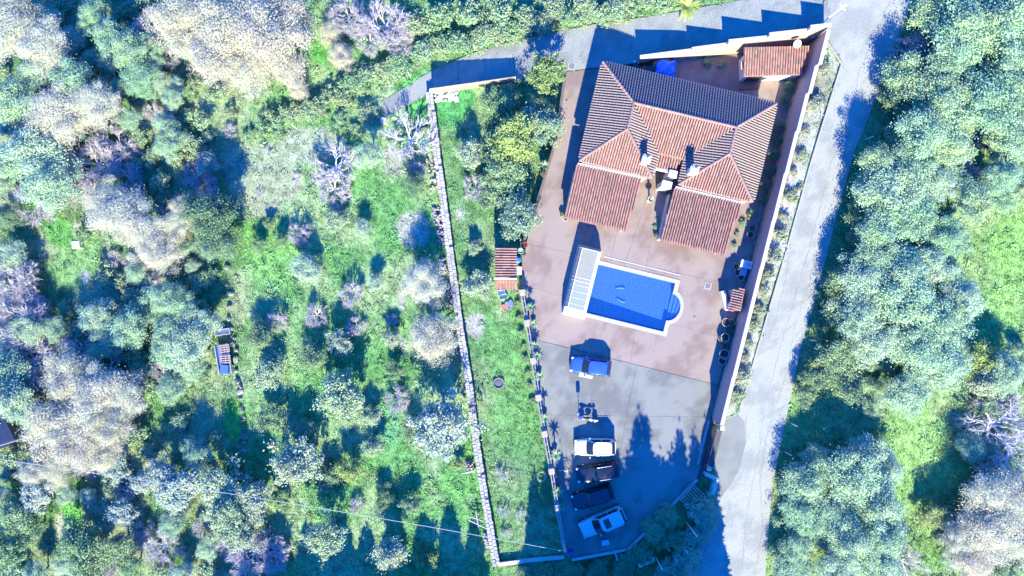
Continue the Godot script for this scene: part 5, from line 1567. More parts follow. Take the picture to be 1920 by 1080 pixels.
func build_ground_cover() -> void:
	rng.seed = 991
	# grass tufts and low weeds, too many to count
	var tuft := MB.new()
	for k in 9:
		var a := rng.randf() * TAU
		var r := rng.randf() * 0.16
		var p := Vector3(cos(a) * r, 0, sin(a) * r)
		var d := Vector3(cos(a) * 0.8, rng.randf_range(0.5, 1.2), sin(a) * 0.8).normalized() * rng.randf_range(0.1, 0.22)
		var w := d.cross(rand_dir()).normalized() * 0.035
		tuft.tri(p - w, p + w, p + d, Color.WHITE * rng.randf_range(0.75, 1.25), (Vector3.UP + rand_dir() * 0.4).normalized())
	var weed := MB.new()
	for k in 26:
		var d := rand_dir()
		d.y = absf(d.y) * 0.7
		var p := d * rng.randf_range(0.1, 0.3)
		var nn := (Vector3.UP + rand_dir() * 0.8).normalized()
		var t := nn.cross(rand_dir()).normalized() * rng.randf_range(0.05, 0.1)
		var b := nn.cross(t) * 0.6
		weed.quad(p - t, p + b, p + t, p - b, Vector3.UP, Color.WHITE * rng.randf_range(0.7, 1.3))
	var gm := mat("grass_blades", Color(1, 1, 1), 0.7, {"spec": 0.3})
	for job in [["grass", tuft.mesh(gm), 110000, "short green grass and weeds over the whole hillside", "grass", 0.6, 1.5], ["undergrowth", weed.mesh(gm), 16000, "low leafy undergrowth scattered over orchard and wood floor", "undergrowth", 0.7, 1.7]]:
		var xf: Array[Transform3D] = []
		var cl := PackedColorArray()
		for k in job[2]:
			var x := rng.randf_range(-58, 58)
			var z := rng.randf_range(-33, 33)
			var pt := Vector2(x, z)
			var bad := false
			for p in [pink_pg, grey_pg, drive_pg, road_pg]:
				if Geometry2D.is_point_in_polygon(pt, p):
					bad = true
					break
			if bad: continue
			var c := ground_tone(x, z)
			var lush := c.g - c.r
			if rng.randf() > 0.25 + lush * 4.5: continue
			if job[0] == "undergrowth" and nz.get_noise_2d(x * 4.0, z * 4.0) < -0.05: continue
			var py := z * 18.0 + 540.0
			var px := x * 18.0 + 960.0
			if job[0] == "undergrowth" and px > lerp_list(STONE_WALL, py) and px < 1000 and rng.randf() < 0.8: continue
			var s := rng.randf_range(job[5], job[6])
			var f := rng.randf_range(0.7, 1.3)
			xf.append(Transform3D(Basis(Vector3.UP, rng.randf() * TAU).scaled(Vector3(s, s * rng.randf_range(0.7, 1.2), s)), Vector3(x, ground_h(x, z) - 0.02, z)))
			cl.push_back(Color(c.r * f, c.g * f, c.b * f))
		var mm := MultiMesh.new()
		mm.transform_format = MultiMesh.TRANSFORM_3D
		mm.use_colors = true
		mm.mesh = job[1]
		mm.instance_count = xf.size()
		for k in xf.size():
			mm.set_instance_transform(k, xf[k])
			mm.set_instance_color(k, cl[k])
		var mi := MultiMeshInstance3D.new()
		mi.name = job[0]
		mi.multimesh = mm
		add_child(mi)
		meta(mi, job[3], job[4], "", "stuff")

# ---------- small things ----------
func pot(px: float, py: float, label: String, size := 0.3, col := Color(0.36, 0.18, 0.13), leafy := true, group := "", leafcol := Color(0.12, 0.22, 0.1)) -> void:
	var o := thing("plant_pot", label, "plant pot", W(px, py, 0.0), rng.randf() * TAU, group)
	var pm := MB.new()
	pm.lathe(Vector3.ZERO, [[0.0, 0.01], [size * 0.65, 0.01], [size * 0.95, size * 1.4], [size * 1.08, size * 1.4], [size * 1.08, size * 1.65], [size * 0.9, size * 1.65], [size * 0.86, size * 1.35]], 16)
	part("pot", pm.mesh(mat("pot_%d" % int(col.r * 1000 + col.b * 77), col, 0.7)), o)
	var sm := MB.new()
	sm.lathe(Vector3.ZERO, [[size * 0.87, size * 1.36], [0.0, size * 1.4]], 14)
	part("soil", sm.mesh(mat("soil", Color(0.05, 0.04, 0.03), 0.95)), o)
	if leafy:
		part("leaves", crowns["low%d" % (rng.randi() % 4)], o, leaf_mat("pot%d" % int(leafcol.g * 100), leafcol), Transform3D(Basis.from_scale(Vector3.ONE * size * 1.1), Vector3(0, size * 1.3, 0)))
func pole(called: String, label: String, category: String, a: Vector3, b: Vector3, r: float, m: Material, group := "") -> void:
	var mb := MB.new()
	mb.tube([Vector3.ZERO, (b - a) * 0.97, b - a], [r, r * 0.9, r * 0.6], 7)
	single(called, mb.mesh(m), label, category, a, 0.0, group)

func lean_roof_hut(called: String, label: String, category: String, q: Array, wallm: Material, roof_at: Array) -> Node3D:
	var p := []
	for c in q: p.append(W(c[0], c[1], c[2]))
	var mid := Vector3((p[0].x + p[2].x) / 2, 0, (p[0].z + p[2].z) / 2)
	var o := thing(called, label, category, mid)
	var f := []
	for c in p: f.append(c - mid)
	var roof := part("roof", deck([f], 0.1).mesh(mat("roof_deck", Color(1, 1, 1), 0.9)), o)
	tile_rows(roof, f, roof_at[0])
	var wb := MB.new()
	var c0 := Vector3.ZERO
	for k in 4: c0 += f[k] / 4.0
	var t := []
	for k in 4: t.append(Vector3(lerpf(f[k].x, c0.x, 0.1), f[k].y - 0.12, lerpf(f[k].z, c0.z, 0.1)))
	for k in 4:
		var a: Vector3 = t[k]
		var b: Vector3 = t[(k + 1) % 4]
		wb.quad(a, b, Vector3(b.x, roof_at[1], b.z), Vector3(a.x, roof_at[1], a.z), (a + b) * 0.5 - c0)
	part("wall", wb.mesh(wallm), o)
	return o

func build_small_things() -> void:
	rng.seed = 555
	# tiled shed in the garden with its lower red lean-to
	var hut := lean_roof_hut("tiled_shed", "little garden shed with striped clay tile roof and red lean-to", "shed", [[967, 522, 1.7], [967, 464, 1.7], [928, 464, 2.1], [928, 522, 2.1]], white_paint(), [0.27, -0.95])
	var lf := []
	for c in [[929, 541, 1.35], [970, 541, 1.35], [970, 524, 1.65], [929, 524, 1.65]]: lf.append(W(c[0], c[1], c[2]) - hut.position)
	var lr := part("lean_to_roof", deck([lf], 0.08).mesh(mat("roof_deck", Color(1, 1, 1), 0.9)), hut)
	tile_rows(lr, lf, 0.3)
	var cap := W(948, 522.5, 2.05) - hut.position
	box_part("ridge_board", hut, cap, Vector3(2.3, 0.14, 0.16), white_paint(), 0.02)
	box_part("door", hut, Vector3(-1.02, 0.0, 0.2), Vector3(0.06, 1.8, 0.8), wood())
	var hut2 := lean_roof_hut("barbecue_shelter", "white barbecue shelter with striped tile roof against the lane wall", "barbecue", [[1366, 583, 1.9], [1377, 541, 1.9], [1397, 541, 2.3], [1389, 583, 2.3]], cream(), [0.27, 0.0])
	box_part("worktop", hut2, Vector3(-0.75, 0.85, 0.1), Vector3(0.5, 0.1, 2.1), cream(), 0.02, 0.25)
	box_part("counter", hut2, Vector3(-0.75, 0.4, 0.1), Vector3(0.42, 0.8, 2.0), cream(), 0.0, 0.25)
	box_part("hearth", hut2, Vector3(-0.52, 1.15, 0.1), Vector3(0.1, 0.5, 1.2), mat("soot", Color(0.03, 0.03, 0.03), 0.9), 0.0, 0.25)
	# shed clutter
	var bt := MB.new()
	bt.lathe(Vector3.ZERO, [[0.0, 0.0], [0.34, 0.0], [0.36, 0.5], [0.34, 0.95], [0.2, 1.05], [0.0, 1.06]], 16)
	single("water_butt", bt.mesh(mat("blue_plastic", Color(0.03, 0.16, 0.6), 0.4)), "blue plastic water butt beside the tiled shed", "water butt", W(971, 488, -0.1))
	var ct := thing("cabinet", "white cabinet standing beside the shed's lower corner", "cabinet", W(971, 508, -0.1))
	box_part("body", ct, Vector3(0, 0.5, 0), Vector3(0.7, 1.0, 0.8), white_paint(), 0.03)
	box_part("worktop", ct, Vector3(0, 1.03, 0), Vector3(0.78, 0.06, 0.88), cream(), 0.02)
	var dt := MB.new()
	dt.lathe(Vector3.ZERO, [[0.0, 0.0], [0.3, 0.0], [0.33, 0.4], [0.3, 0.8], [0.27, 0.8], [0.27, 0.7], [0.0, 0.7]], 16)
	single("barrel", dt.mesh(mat("green_drum", Color(0.3, 0.4, 0.33), 0.5)), "grey green round barrel at the shed's upper corner", "barrel", W(976, 471, 0))
	pot(984, 459, "red round pot on the terrace above the shed", 0.28, Color(0.4, 0.03, 0.05), false)
	pot(981, 476, "blue glazed pot next to the grey green barrel", 0.28, Color(0.08, 0.1, 0.3), true)
	pot(1018, 326, "red pot with a spiky plant on the planted bank's edge", 0.3, Color(0.5, 0.05, 0.05), true, "", Color(0.1, 0.2, 0.1))
	fan_plant("spiky_plant", "spiky rosette plant beside the red pot on the bank", "plant", W(1022, 312, 0), 0.7, 0.3)
	pot(1053, 402, "clay pot by the smaller porch's corner", 0.25, Color(0.45, 0.3, 0.2), true)
	pot(1060, 411, "pale blue glazed pot by the smaller porch's corner", 0.22, Color(0.4, 0.55, 0.62), false)
	pot(1228, 442, "small clay pot at the corner pillar between the porches", 0.2)
	for c in [[940, 548, Color(0.5, 0.55, 0.62)], [944, 556, Color(0.35, 0.5, 0.46)]]:
		var cr := thing("crate", "plastic crate lying on the lawn below the shed's lean-to", "crate", G(c[0], c[1]), 0.2, "crates by the shed")
		box_part("base", cr, Vector3(0, 0.05, 0), Vector3(0.8, 0.06, 0.5), mat("crate_%d" % int(c[2].r * 100), c[2], 0.5))
		for s in [-1, 1]:
			box_part("side", cr, Vector3(0, 0.2, 0.24 * s), Vector3(0.8, 0.3, 0.03), mat("crate_%d" % int(c[2].r * 100), c[2], 0.5))
			box_part("end", cr, Vector3(0.39 * s, 0.2, 0), Vector3(0.03, 0.3, 0.44), mat("crate_%d" % int(c[2].r * 100), c[2], 0.5))
	for c in [[948, 575, Color(0.5, 0.16, 0.14), "reddish folded sheet on the rubbish below the shed"], [955, 570, Color(0.1, 0.2, 0.45), "blue folded sheet on the rubbish below the shed"]]:
		var mb := MB.new()
		var rows := []
		for r in 6:
			var row := []
			for k in 6: row.append(Vector3(r * 0.16 - 0.4, 0.12 + 0.08 * sin(r * 1.9 + k * 2.3), k * 0.13 - 0.33))
			rows.append(row)
		mb.grid(rows)
		single("folded_sheet", mb.mesh(mat("sheet_%d" % int(c[2].r * 100), c[2], 0.7)), c[3], "sheet", G(c[0], c[1]), 0.5)
	# pots and tyres of plants along the lane wall
	for c in [[1358, 604, 0.42], [1368, 605, 0.34], [1362, 618, 0.3], [1356, 632, 0.44], [1350, 634, 0.3], [1366, 622, 0.3], [1354, 663, 0.5], [1351, 675, 0.42], [1357, 648, 0.26]]:
		pot(c[0], c[1], "round planter in the row of pots under the lane wall below the barbecue", c[2], Color(0.30, 0.28, 0.28), c[2] < 0.35, "planters below the barbecue", Color(0.07, 0.13, 0.08))
	for c in [[1381, 511, 0.4], [1386, 520, 0.36], [1379, 500, 0.34], [1404, 441, 0.36], [1407, 428, 0.3]]:
		pot(c[0], c[1], "round planter under the lane wall above the barbecue", c[2], Color(0.28, 0.26, 0.27), c[2] < 0.36, "planters above the barbecue", Color(0.07, 0.13, 0.08))
	var sk := thing("outdoor_sink", "white topped outdoor sink cabinet against the lane wall", "sink", W(1397, 496, 0.5), -0.25)
	box_part("cabinet", sk, Vector3(0, -0.05, 0), Vector3(1.1, 0.9, 0.7), mat("grey_blue", Color(0.3, 0.34, 0.42), 0.6), 0.02)
	box_part("worktop", sk, Vector3(0, 0.43, 0), Vector3(1.2, 0.07, 0.8), white_paint(), 0.02)
	box_part("bowl", sk, Vector3(0.2, 0.475, 0), Vector3(0.5, 0.02, 0.45), mat("silver", Color(0.55, 0.56, 0.58), 0.3, {"metal": 0.7}), 0.01)
	var tb := thing("cloth_table", "small table under a grey blue cloth beside the outdoor sink", "table", W(1393, 509, 0.4), -0.25)
	box_part("cloth", tb, Vector3(0, -0.05, 0), Vector3(0.75, 0.66, 0.9), mat("blue_cloth", Color(0.28, 0.32, 0.45), 0.9), 0.06)
	for s in [-0.3, 0.3]: box_part("leg", tb, Vector3(s, -0.38, 0.3), Vector3(0.05, 0.06, 0.05), wood())
	# palms along the parapet
	for c in [[984, 548, 0.5, 0.3], [993, 575, 0.55, 0.7], [1000, 606, 0.55, 0.8], [1001, 645, 0.55, 0.6], [1006, 664, 0.55, 0.9], [1011, 702, 0.6, 0.9], [1021, 779, 0.6, 1.0], [1040, 846, 0.75, 1.1], [1046, 915, 0.7, 0.6], [1050, 945, 0.6, 0.5]]:
		fan_plant("potted_palm", "small potted palm beside the terrace parapet", "potted palm", W(c[0], c[1], 0.0), c[2], c[3], "palms along the parapet", true)
	# roadside palm whose crown hangs over the driveway
	fan_plant("palm_tree", "palm tree with yellow green fan crown over the driveway hedge", "palm", base_under(1290, 8, 3.2), 1.6, 2.6, "", false, Color(0.30, 0.36, 0.08))
	for c in [[1546, 104], [1545, 117]]:
		fan_plant("agave", "green agave at the top of the gravel bed", "agave", G(c[0], c[1]), 0.7, 0.0, "agaves of the gravel bed", false, Color(0.10, 0.3, 0.16))
	# tiered fountain between the wings
	var ft := thing("fountain", "small tiered stone fountain in front of the entrance", "fountain", W(1217, 376, 0))
	var fb := MB.new()
	fb.lathe(Vector3.ZERO, [[0.0, 0.0], [0.24, 0.0], [0.22, 0.1], [0.1, 0.18], [0.08, 0.8], [0.12, 0.84], [0.3, 0.95], [0.33, 1.02], [0.29, 1.02], [0.2, 0.97], [0.05, 0.95], [0.05, 1.2], [0.12, 1.3], [0.14, 1.34], [0.1, 1.34], [0.03, 1.3], [0.03, 1.42], [0.05, 1.48], [0.0, 1.54]], 18)
	part("body", fb.mesh(mat("fountain_stone", Color(0.5, 0.49, 0.45), 0.7)), ft)
	var fw := MB.new()
	fw.lathe(Vector3.ZERO, [[0.27, 1.0], [0.0, 1.0]], 16)
	part("water", fw.mesh(mat("dark_water", Color(0.02, 0.05, 0.05), 0.05)), ft)
	# terrace drains
	for c in [[1072, 124, 0.55], [1327, 536, 0.5], [1302, 595, 0.2]]:
		var d := thing("drain_cover", ["metal drain grate at the driveway corner", "square inspection cover let into the terrace by the pool", "little square drain beside the pool's rounded end"][0 if c[2] == 0.55 else (1 if c[2] == 0.5 else 2)], "drain", W(c[0], c[1], 0.0) + Vector3(0, 0.03, 0), -0.24)
		box_part("rim", d, Vector3(0, -0.008, 0), Vector3(c[2] * 1.5, 0.03, c[2] * 1.5), mat("kerb", Color(0.5, 0.5, 0.5), 0.8), 0.005)
		for k in 5: box_part("bar", d, Vector3((k - 2) * c[2] * 0.2, 0.012, 0), Vector3(c[2] * 0.13, 0.02, c[2]), mat("iron", Color(0.12, 0.1, 0.11), 0.6), 0.004)
	# plank against the blue car and the lamp post by the motorcycle
	var pl := MB.new()
	pl.box(Transform3D.IDENTITY, Vector3(1.45, 0.05, 0.34), Color.WHITE, 0.015)
	single("plank", pl.mesh(mat("pale_wood", Color(0.62, 0.55, 0.45), 0.8, {"tex": noise_tex("clay", 0.04, 0.62, 1.2, 4, 1.6), "scale": 0.9})), "pale board lying against the blue hatchback", "board", W(1098, 705, 0.1) + Vector3(0, 0.02, 0), -0.2)
	var lp := thing("box_post", "slim post carrying a blue and white box by the motorcycle", "post", W(1085, 776, 0.0))
	var pm := MB.new()
	pm.lathe(Vector3.ZERO, [[0.0, 0.0], [0.2, 0.0], [0.18, 0.06], [0.04, 0.08]], 12)
	pm.tube([Vector3(0, 0.05, 0), Vector3(0, 1.6, 0)], [0.035, 0.03], 7)
	part("post", pm.mesh(mat("silver", Color(0.55, 0.56, 0.58), 0.3, {"metal": 0.7})), lp)
	box_part("box", lp, Vector3(0, 1.85, 0), Vector3(0.38, 0.62, 0.3), mat("box_blue", Color(0.03, 0.08, 0.35), 0.4), 0.03)
	box_part("front_panel", lp, Vector3(0.2, 1.85, 0), Vector3(0.03, 0.5, 0.3), white_paint(), 0.01)
	# sliding gate, its track and posts
	var ga := W(1336, 792, 0)
	var gb := W(1316, 872, 0)
	var gt := thing("sliding_gate", "dark slatted sliding gate beside the parking court", "gate", (ga + gb) * 0.5, yaw_to(ga, gb))
	var gl := ga.distance_to(gb)
	var dark := mat("gate_dark", Color(0.03, 0.035, 0.05), 0.5)
	for y in [0.15, 1.75]: box_part("rail", gt, Vector3(0, y, 0), Vector3(gl, 0.1, 0.08), dark, 0.01)
	for k in 22: box_part("slat", gt, Vector3(lerpf(-gl / 2 + 0.1, gl / 2 - 0.1, k / 21.0), 0.95, 0), Vector3(0.13, 1.52, 0.05), dark, 0.01)
	box_part("track", gt, Vector3(0, 0.02, 0.42), Vector3(gl * 1.02, 0.04, 0.2), mat("gate_track", Color(0.35, 0.36, 0.38), 0.5), 0.01)
	var q := W(1347, 800, 0)
	for c in [[1344, 796, 1.9, "white gate post at the end of the lane wall"], [1322, 872, 1.5, "white gate post by the timber rack"]]:
		var gp := thing("gate_post", c[3], "gate post", W(c[0], c[1], 0))
		box_part("post", gp, Vector3(0, c[2] / 2, 0), Vector3(0.34, c[2], 0.34), cream(), 0.02)
		box_part("post_cap", gp, Vector3(0, c[2] + 0.04, 0), Vector3(0.44, 0.08, 0.44), cream(), 0.02)
	var sw := stepped_wall("entrance_wall", "short cream wall with letter box at the court entrance", [[1318, 884, 1338, 893, 1.1], [1338, 893, 1331, 921, 1.1]], 0.25, cream(), cream(), -0.2)
	box_part("letter_box", sw, Vector3(0.9, 0.9, 1.3), Vector3(0.35, 0.3, 0.6), white_paint(), 0.02)
	# timber rack
	var ra := W(1277, 937, 0.7)
	var rb := W(1303, 907, 0.7)
	var rk := thing("timber_rack", "weathered timber lattice frame beside the entrance wall", "timber frame", Vector3((ra.x + rb.x) / 2 + 0.4, 0, (ra.z + rb.z) / 2 + 0.5), yaw_to(ra, rb))
	var old := mat("old_wood", Color(0.4, 0.3, 0.27), 0.85, {"tex": noise_tex("clay", 0.04, 0.62, 1.2, 4, 1.6), "scale": 0.9})
	for s in [-0.65, 0.65]: box_part("beam", rk, Vector3(0, 0.74, s), Vector3(2.2, 0.12, 0.12), old, 0.01)
	for k in 8: box_part("slat", rk, Vector3(lerpf(-1.0, 1.0, k / 7.0), 0.85, 0), Vector3(0.12, 0.06, 1.5), old, 0.01)
	for s in [[-1, -1], [1, -1], [-1, 1], [1, 1]]: box_part("leg", rk, Vector3(s[0] * 0.98, 0.34, s[1] * 0.6), Vector3(0.1, 0.7, 0.1), old)
	# white net posts in the bushes below the court
	var wp := mat("white_pole", Color(0.75, 0.76, 0.78), 0.5)
	for c in [[1286, 978, 4.4], [1277, 1019, 2.7], [1249, 1022, 1.6], [1266, 1004, 1.2], [1260, 1036, 2.4], [1228, 1042, 3.6]]:
		var b := W(c[0], c[1], -0.5)
		pole("white_post", "slim white post among the bushes below the parking court", "post", b, b + Vector3(0, c[2], 0), 0.07, wp, "white posts below the court")
	var wpl := thing("white_bench", "long white plank bench in the shaded bushes below the court", "bench", W(1211, 1052, 0.0), 0.4)
	box_part("seat", wpl, Vector3(0, 0.3, 0), Vector3(1.8, 0.07, 0.5), wp, 0.01)
	for s in [-0.75, 0.75]: box_part("leg", wpl, Vector3(s, -0.15, 0), Vector3(0.08, 0.9, 0.4), wp)
	pole("white_pole", "pale pole leaning over the court's lowest corner", "pole", W(1151, 1030, 0.0), W(1158, 1051, 0.7), 0.09, cream())
	var bn := MB.new()
	bn.lathe(Vector3.ZERO, [[0.0, 0.0], [0.26, 0.0], [0.29, 0.4], [0.27, 0.78], [0.24, 0.78], [0.24, 0.7], [0.0, 0.7]], 16)
	single("bin", bn.mesh(mat("navy_plastic", Color(0.02, 0.05, 0.3), 0.4)), "navy round bin in the court's lowest corner", "bin", W(1070, 1033, 0))
	var mc := thing("storage_box", "grey blue storage box behind the silver off-roader", "box", W(1134, 1015, 0), 0.15)
	box_part("body", mc, Vector3(0, 0.2, 0), Vector3(0.72, 0.4, 0.5), mat("grey_blue", Color(0.3, 0.34, 0.42), 0.6), 0.03)
	box_part("lid", mc, Vector3(0, 0.43, 0), Vector3(0.8, 0.06, 0.56), mat("lid_grey", Color(0.36, 0.42, 0.46), 0.6), 0.02)
	# bicycle by the parapet pillar
	var bk := thing("bicycle", "white bicycle leaning at the parapet pillar", "bicycle", W(1056, 880, 0), 0.1)
	var frame := MB.new()
	for t in [[Vector3(-0.5, 0.33, 0), Vector3(-0.1, 0.75, 0)], [Vector3(-0.1, 0.75, 0), Vector3(0.4, 0.78, 0)], [Vector3(0.4, 0.78, 0), Vector3(0.0, 0.3, 0)], [Vector3(0.0, 0.3, 0), Vector3(-0.1, 0.75, 0)], [Vector3(0.4, 0.9, 0), Vector3(0.55, 0.33, 0)], [Vector3(-0.5, 0.33, 0), Vector3(0, 0.3, 0)]]:
		frame.tube(t, [0.03, 0.03], 6)
	part("frame", frame.mesh(wp), bk)
	for x in [-0.5, 0.55]:
		var wl := MB.new()
		var pts := []
		var rad := []
		for k in 25:
			var a := TAU * k / 24.0
			pts.append(Vector3(x + cos(a) * 0.31, 0.33 + sin(a) * 0.31, 0)); rad.append(0.025)
		wl.tube(pts, rad, 5, Color.WHITE, false)
		part("wheel", wl.mesh(mat("tyre", Color(0.012, 0.012, 0.013), 0.85)), bk)
	var hbm := MB.new()
	hbm.tube([Vector3(0.36, 0.98, -0.28), Vector3(0.4, 0.95, 0), Vector3(0.36, 0.98, 0.28)], [0.02, 0.02, 0.02], 6)
	part("handlebar", hbm.mesh(wp), bk)
	box_part("saddle", bk, Vector3(-0.12, 0.86, 0), Vector3(0.28, 0.06, 0.15), mat("black_trim", Color(0.015, 0.015, 0.017), 0.5), 0.02)
	# fire ring and hose on the lawn
	var fr := thing("fire_ring", "round ring of dark stones on the garden lawn", "fire pit", G(935, 718))
	for k in 16:
		var a := TAU * k / 16.0
		var mb := MB.new()
		mb.box(Transform3D.IDENTITY, Vector3(0.24, 0.26, 0.17), Color.WHITE * rng.randf_range(0.7, 1.2), 0.06)
		part("stone", mb.mesh(mat("fire_stone", Color(0.26, 0.25, 0.3), 0.9)), fr, null, Transform3D(Basis(Vector3.UP, -a + PI / 2), Vector3(cos(a) * 0.55, 0.1, sin(a) * 0.55)))
	var ash := MB.new()
	ash.lathe(Vector3.ZERO, [[0.5, 0.05], [0.3, 0.1], [0.0, 0.12]], 14)
	part("ash", ash.mesh(mat("ash", Color(0.13, 0.13, 0.17), 0.95, {"tex": noise_tex("stone", 0.04, 0.5, 1.2, 5, 1.8), "scale": 1.5})), fr)
	var hs := MB.new()
	var hp := []
	var hr := []
	for k in 80:
		var a := k * 0.33
		hp.append(Vector3(cos(a) * (0.42 + 0.06 * sin(a * 0.37)) + k * 0.003, 0.12 + k * 0.0012, sin(a) * (0.5 + 0.05 * cos(a * 0.5)))); hr.append(0.022)
	hs.tube(hp, hr, 5)
	single("garden_hose", hs.mesh(mat("hose", Color(0.36, 0.46, 0.36), 0.5)), "coiled pale garden hose on the lawn by the parapet", "hose", G(1013, 893))
	# tan screen along the garden's upper edge
	var sc := thing("garden_screen", "tan reed screen with white posts along the driveway", "fence", W(885, 162, -0.6))
	var sp := [[810, 176], [860, 169], [910, 162], [966, 154]]
	var reed := mat("reed", Color(0.42, 0.35, 0.3), 0.9, {"tex": noise_tex("clay", 0.04, 0.62, 1.2, 4, 1.6), "scale": 0.6})
	for k in 3:
		var a := W(sp[k][0], sp[k][1], -0.6) - sc.position
		var b := W(sp[k + 1][0], sp[k + 1][1], -0.6) - sc.position
		var n := 12
		for s in n: box_part("reed_strip", sc, a.lerp(b, (s + 0.5) / n) + Vector3(0, 0.9 + rng.randf_range(-0.02, 0.02), 0), Vector3(a.distance_to(b) / n - 0.01, 2.0, 0.035), reed, 0.0, yaw_to(a, b), Color.WHITE * rng.randf_range(0.85, 1.15))
	for k in 4:
		var a := W(sp[k][0], sp[k][1], -0.6) - sc.position
		var mb := MB.new()
		mb.tube([a + Vector3(0, -0.4, 0.06), a + Vector3(0, 1.95, 0.06)], [0.05, 0.05], 6)
		part("post", mb.mesh(wp), sc)
	# white building rubble behind the screen
	var heap := thing("rubble_pile", "heap of white broken blocks beside the tan screen", "rubble", G(836, 180))
	for k in 60:
		var p := G(rng.randf_range(816, 858), rng.randf_range(172, 190)) - heap.position
		var mb := MB.new()
		mb.box(Transform3D.IDENTITY, Vector3(rng.randf_range(0.15, 0.5), rng.randf_range(0.1, 0.25), rng.randf_range(0.12, 0.35)), Color.WHITE * rng.randf_range(0.75, 1.1), 0.03)
		part("block", mb.mesh(mat("broken_block", Color(0.66, 0.66, 0.7), 0.85)), heap, null, Transform3D(Basis.from_euler(Vector3(rng.randf_range(-0.5, 0.5), rng.randf() * TAU, rng.randf_range(-0.5, 0.5))), p + Vector3(0, rng.randf_range(0.05, 0.3), 0)))
	# junk heap by the orchard ditch
	var js := thing("junk_trailer", "old flat trailer frame heaped with junk by the orchard ditch", "trailer", G(424, 672), -1.4)
	box_part("bed", js, Vector3(0, 0.5, 0), Vector3(3.2, 0.1, 1.3), mat("blue_steel", Color(0.1, 0.14, 0.35), 0.6), 0.02)
	for s in [-0.66, 0.66]: box_part("side", js, Vector3(0, 0.7, s), Vector3(3.2, 0.35, 0.06), mat("pale_steel", Color(0.5, 0.52, 0.6), 0.5), 0.01)
	for s in [-0.7, 0.7]:
		var mb := MB.new()
		mb.lathe(Vector3.ZERO, [[0.0, 0.08], [0.2, 0.08], [0.3, 0.06], [0.3, -0.06], [0.2, -0.08]], 14)
		part("wheel", mb.mesh(mat("tyre", Color(0.012, 0.012, 0.013), 0.85)), js, null, Transform3D(Basis(Vector3.RIGHT, PI / 2), Vector3(0.2, 0.3, s)))
	for c in [[428, 652, 0.15, "pale wooden pallet lying across the old trailer's upper end"], [430, 672, 0.1, "pale wooden pallet lying across the old trailer's middle"]]:
		var pt := thing("pallet", c[3], "pallet", G(c[0], c[1]) + Vector3(0, 0.95, 0), c[2])
		for k in 4: box_part("plank", pt, Vector3(0, 0.08, lerpf(-0.36, 0.36, k / 3.0)), Vector3(1.1, 0.03, 0.12), old, 0.005, 0.0, Color(1.5, 1.6, 1.9))
		for k in 3: box_part("bearer", pt, Vector3(lerpf(-0.5, 0.5, k / 2.0), 0.02, 0), Vector3(0.09, 0.09, 0.8), old, 0.005, 0.0, Color(1.5, 1.6, 1.9))
	var bx := thing("junk_box", "blue box on the old trailer's lower end", "box", G(428, 690) + Vector3(0, 0.6, 0), -0.1)
	box_part("body", bx, Vector3(0, 0.25, 0), Vector3(0.8, 0.5, 0.9), mat("blue_box", Color(0.06, 0.12, 0.42), 0.5), 0.03)
	box_part("lid", bx, Vector3(0, 0.52, 0), Vector3(0.86, 0.06, 0.96), mat("blue_box", Color(0.06, 0.12, 0.42), 0.5), 0.02)
	var tr := thing("metal_trough", "pale metal trough at the upper end of the junk heap", "trough", G(420, 622), 0.15)
	box_part("floor", tr, Vector3(0, 0.1, 0), Vector3(1.6, 0.05, 0.6), mat("pale_steel", Color(0.5, 0.52, 0.6), 0.5))
	for s in [-1, 1]:
		box_part("side", tr, Vector3(0, 0.3, 0.3 * s), Vector3(1.6, 0.45, 0.05), mat("pale_steel", Color(0.5, 0.52, 0.6), 0.5), 0.01)
		box_part("end", tr, Vector3(0.8 * s, 0.3, 0), Vector3(0.05, 0.45, 0.6), mat("pale_steel", Color(0.5, 0.52, 0.6), 0.5), 0.01)
	var bh := thing("beehive", "small white box with a lid on the rocky clearing", "box", G(150, 460), 0.1)
	box_part("body", bh, Vector3(0, 0.35, 0), Vector3(0.7, 0.7, 0.7), white_paint(), 0.02)
	box_part("lid", bh, Vector3(0, 0.73, 0), Vector3(0.8, 0.08, 0.8), white_paint(), 0.02)
	# dark tin shed at the wood's edge
	var ts := thing("tin_shed", "dark blue tin roofed shed half hidden by the wood", "shed", G(14, 815), 0.45)
	box_part("wall", ts, Vector3(0, 1.0, 0), Vector3(3.6, 2.0, 2.2), mat("shed_wall", Color(0.12, 0.12, 0.14), 0.8))
	for k in 9: box_part("roof_sheet", ts, Vector3(lerpf(-1.8, 1.8, k / 8.0), 2.08 + (k % 2) * 0.012, 0), Vector3(0.46, 0.04, 2.6), mat("tin_roof", Color(0.01, 0.02, 0.07), 0.6), 0.01)
	# timber props on the stone wall
	for c in [[890, 879, 866, 884], [884, 965, 908, 972], [880, 971, 914, 986], [893, 955, 898, 983], [846, 643, 866, 640], [838, 612, 862, 604]]:
		var a := G(c[0], c[1]) + Vector3(0, 0.7, 0)
		var b := G(c[2], c[3]) + Vector3(0, 0.9, 0)
		pole("timber_prop", "weathered grey prop resting on the stone wall", "prop", a, b, 0.07, mat("grey_timber", Color(0.45, 0.43, 0.45), 0.85), "props on the stone wall")
	# power cable across the orchard, on two timber poles
	var ca := W(-60, 853, 6.5)
	var cc := W(1060, 1034, 3.2)
	var cb := MB.new()
	var pts := []
	var rad := []
	for k in 41:
		var t := k / 40.0
		pts.append(ca.lerp(cc, t) + Vector3(0, -1.0 * 4.0 * t * (1.0 - t), 0)); rad.append(0.028)
	cb.tube(pts, rad, 5)
	single("power_cable", cb.mesh(mat("cable", Color(0.4, 0.41, 0.43), 0.6)), "pale overhead cable sagging across the lower orchard", "cable")
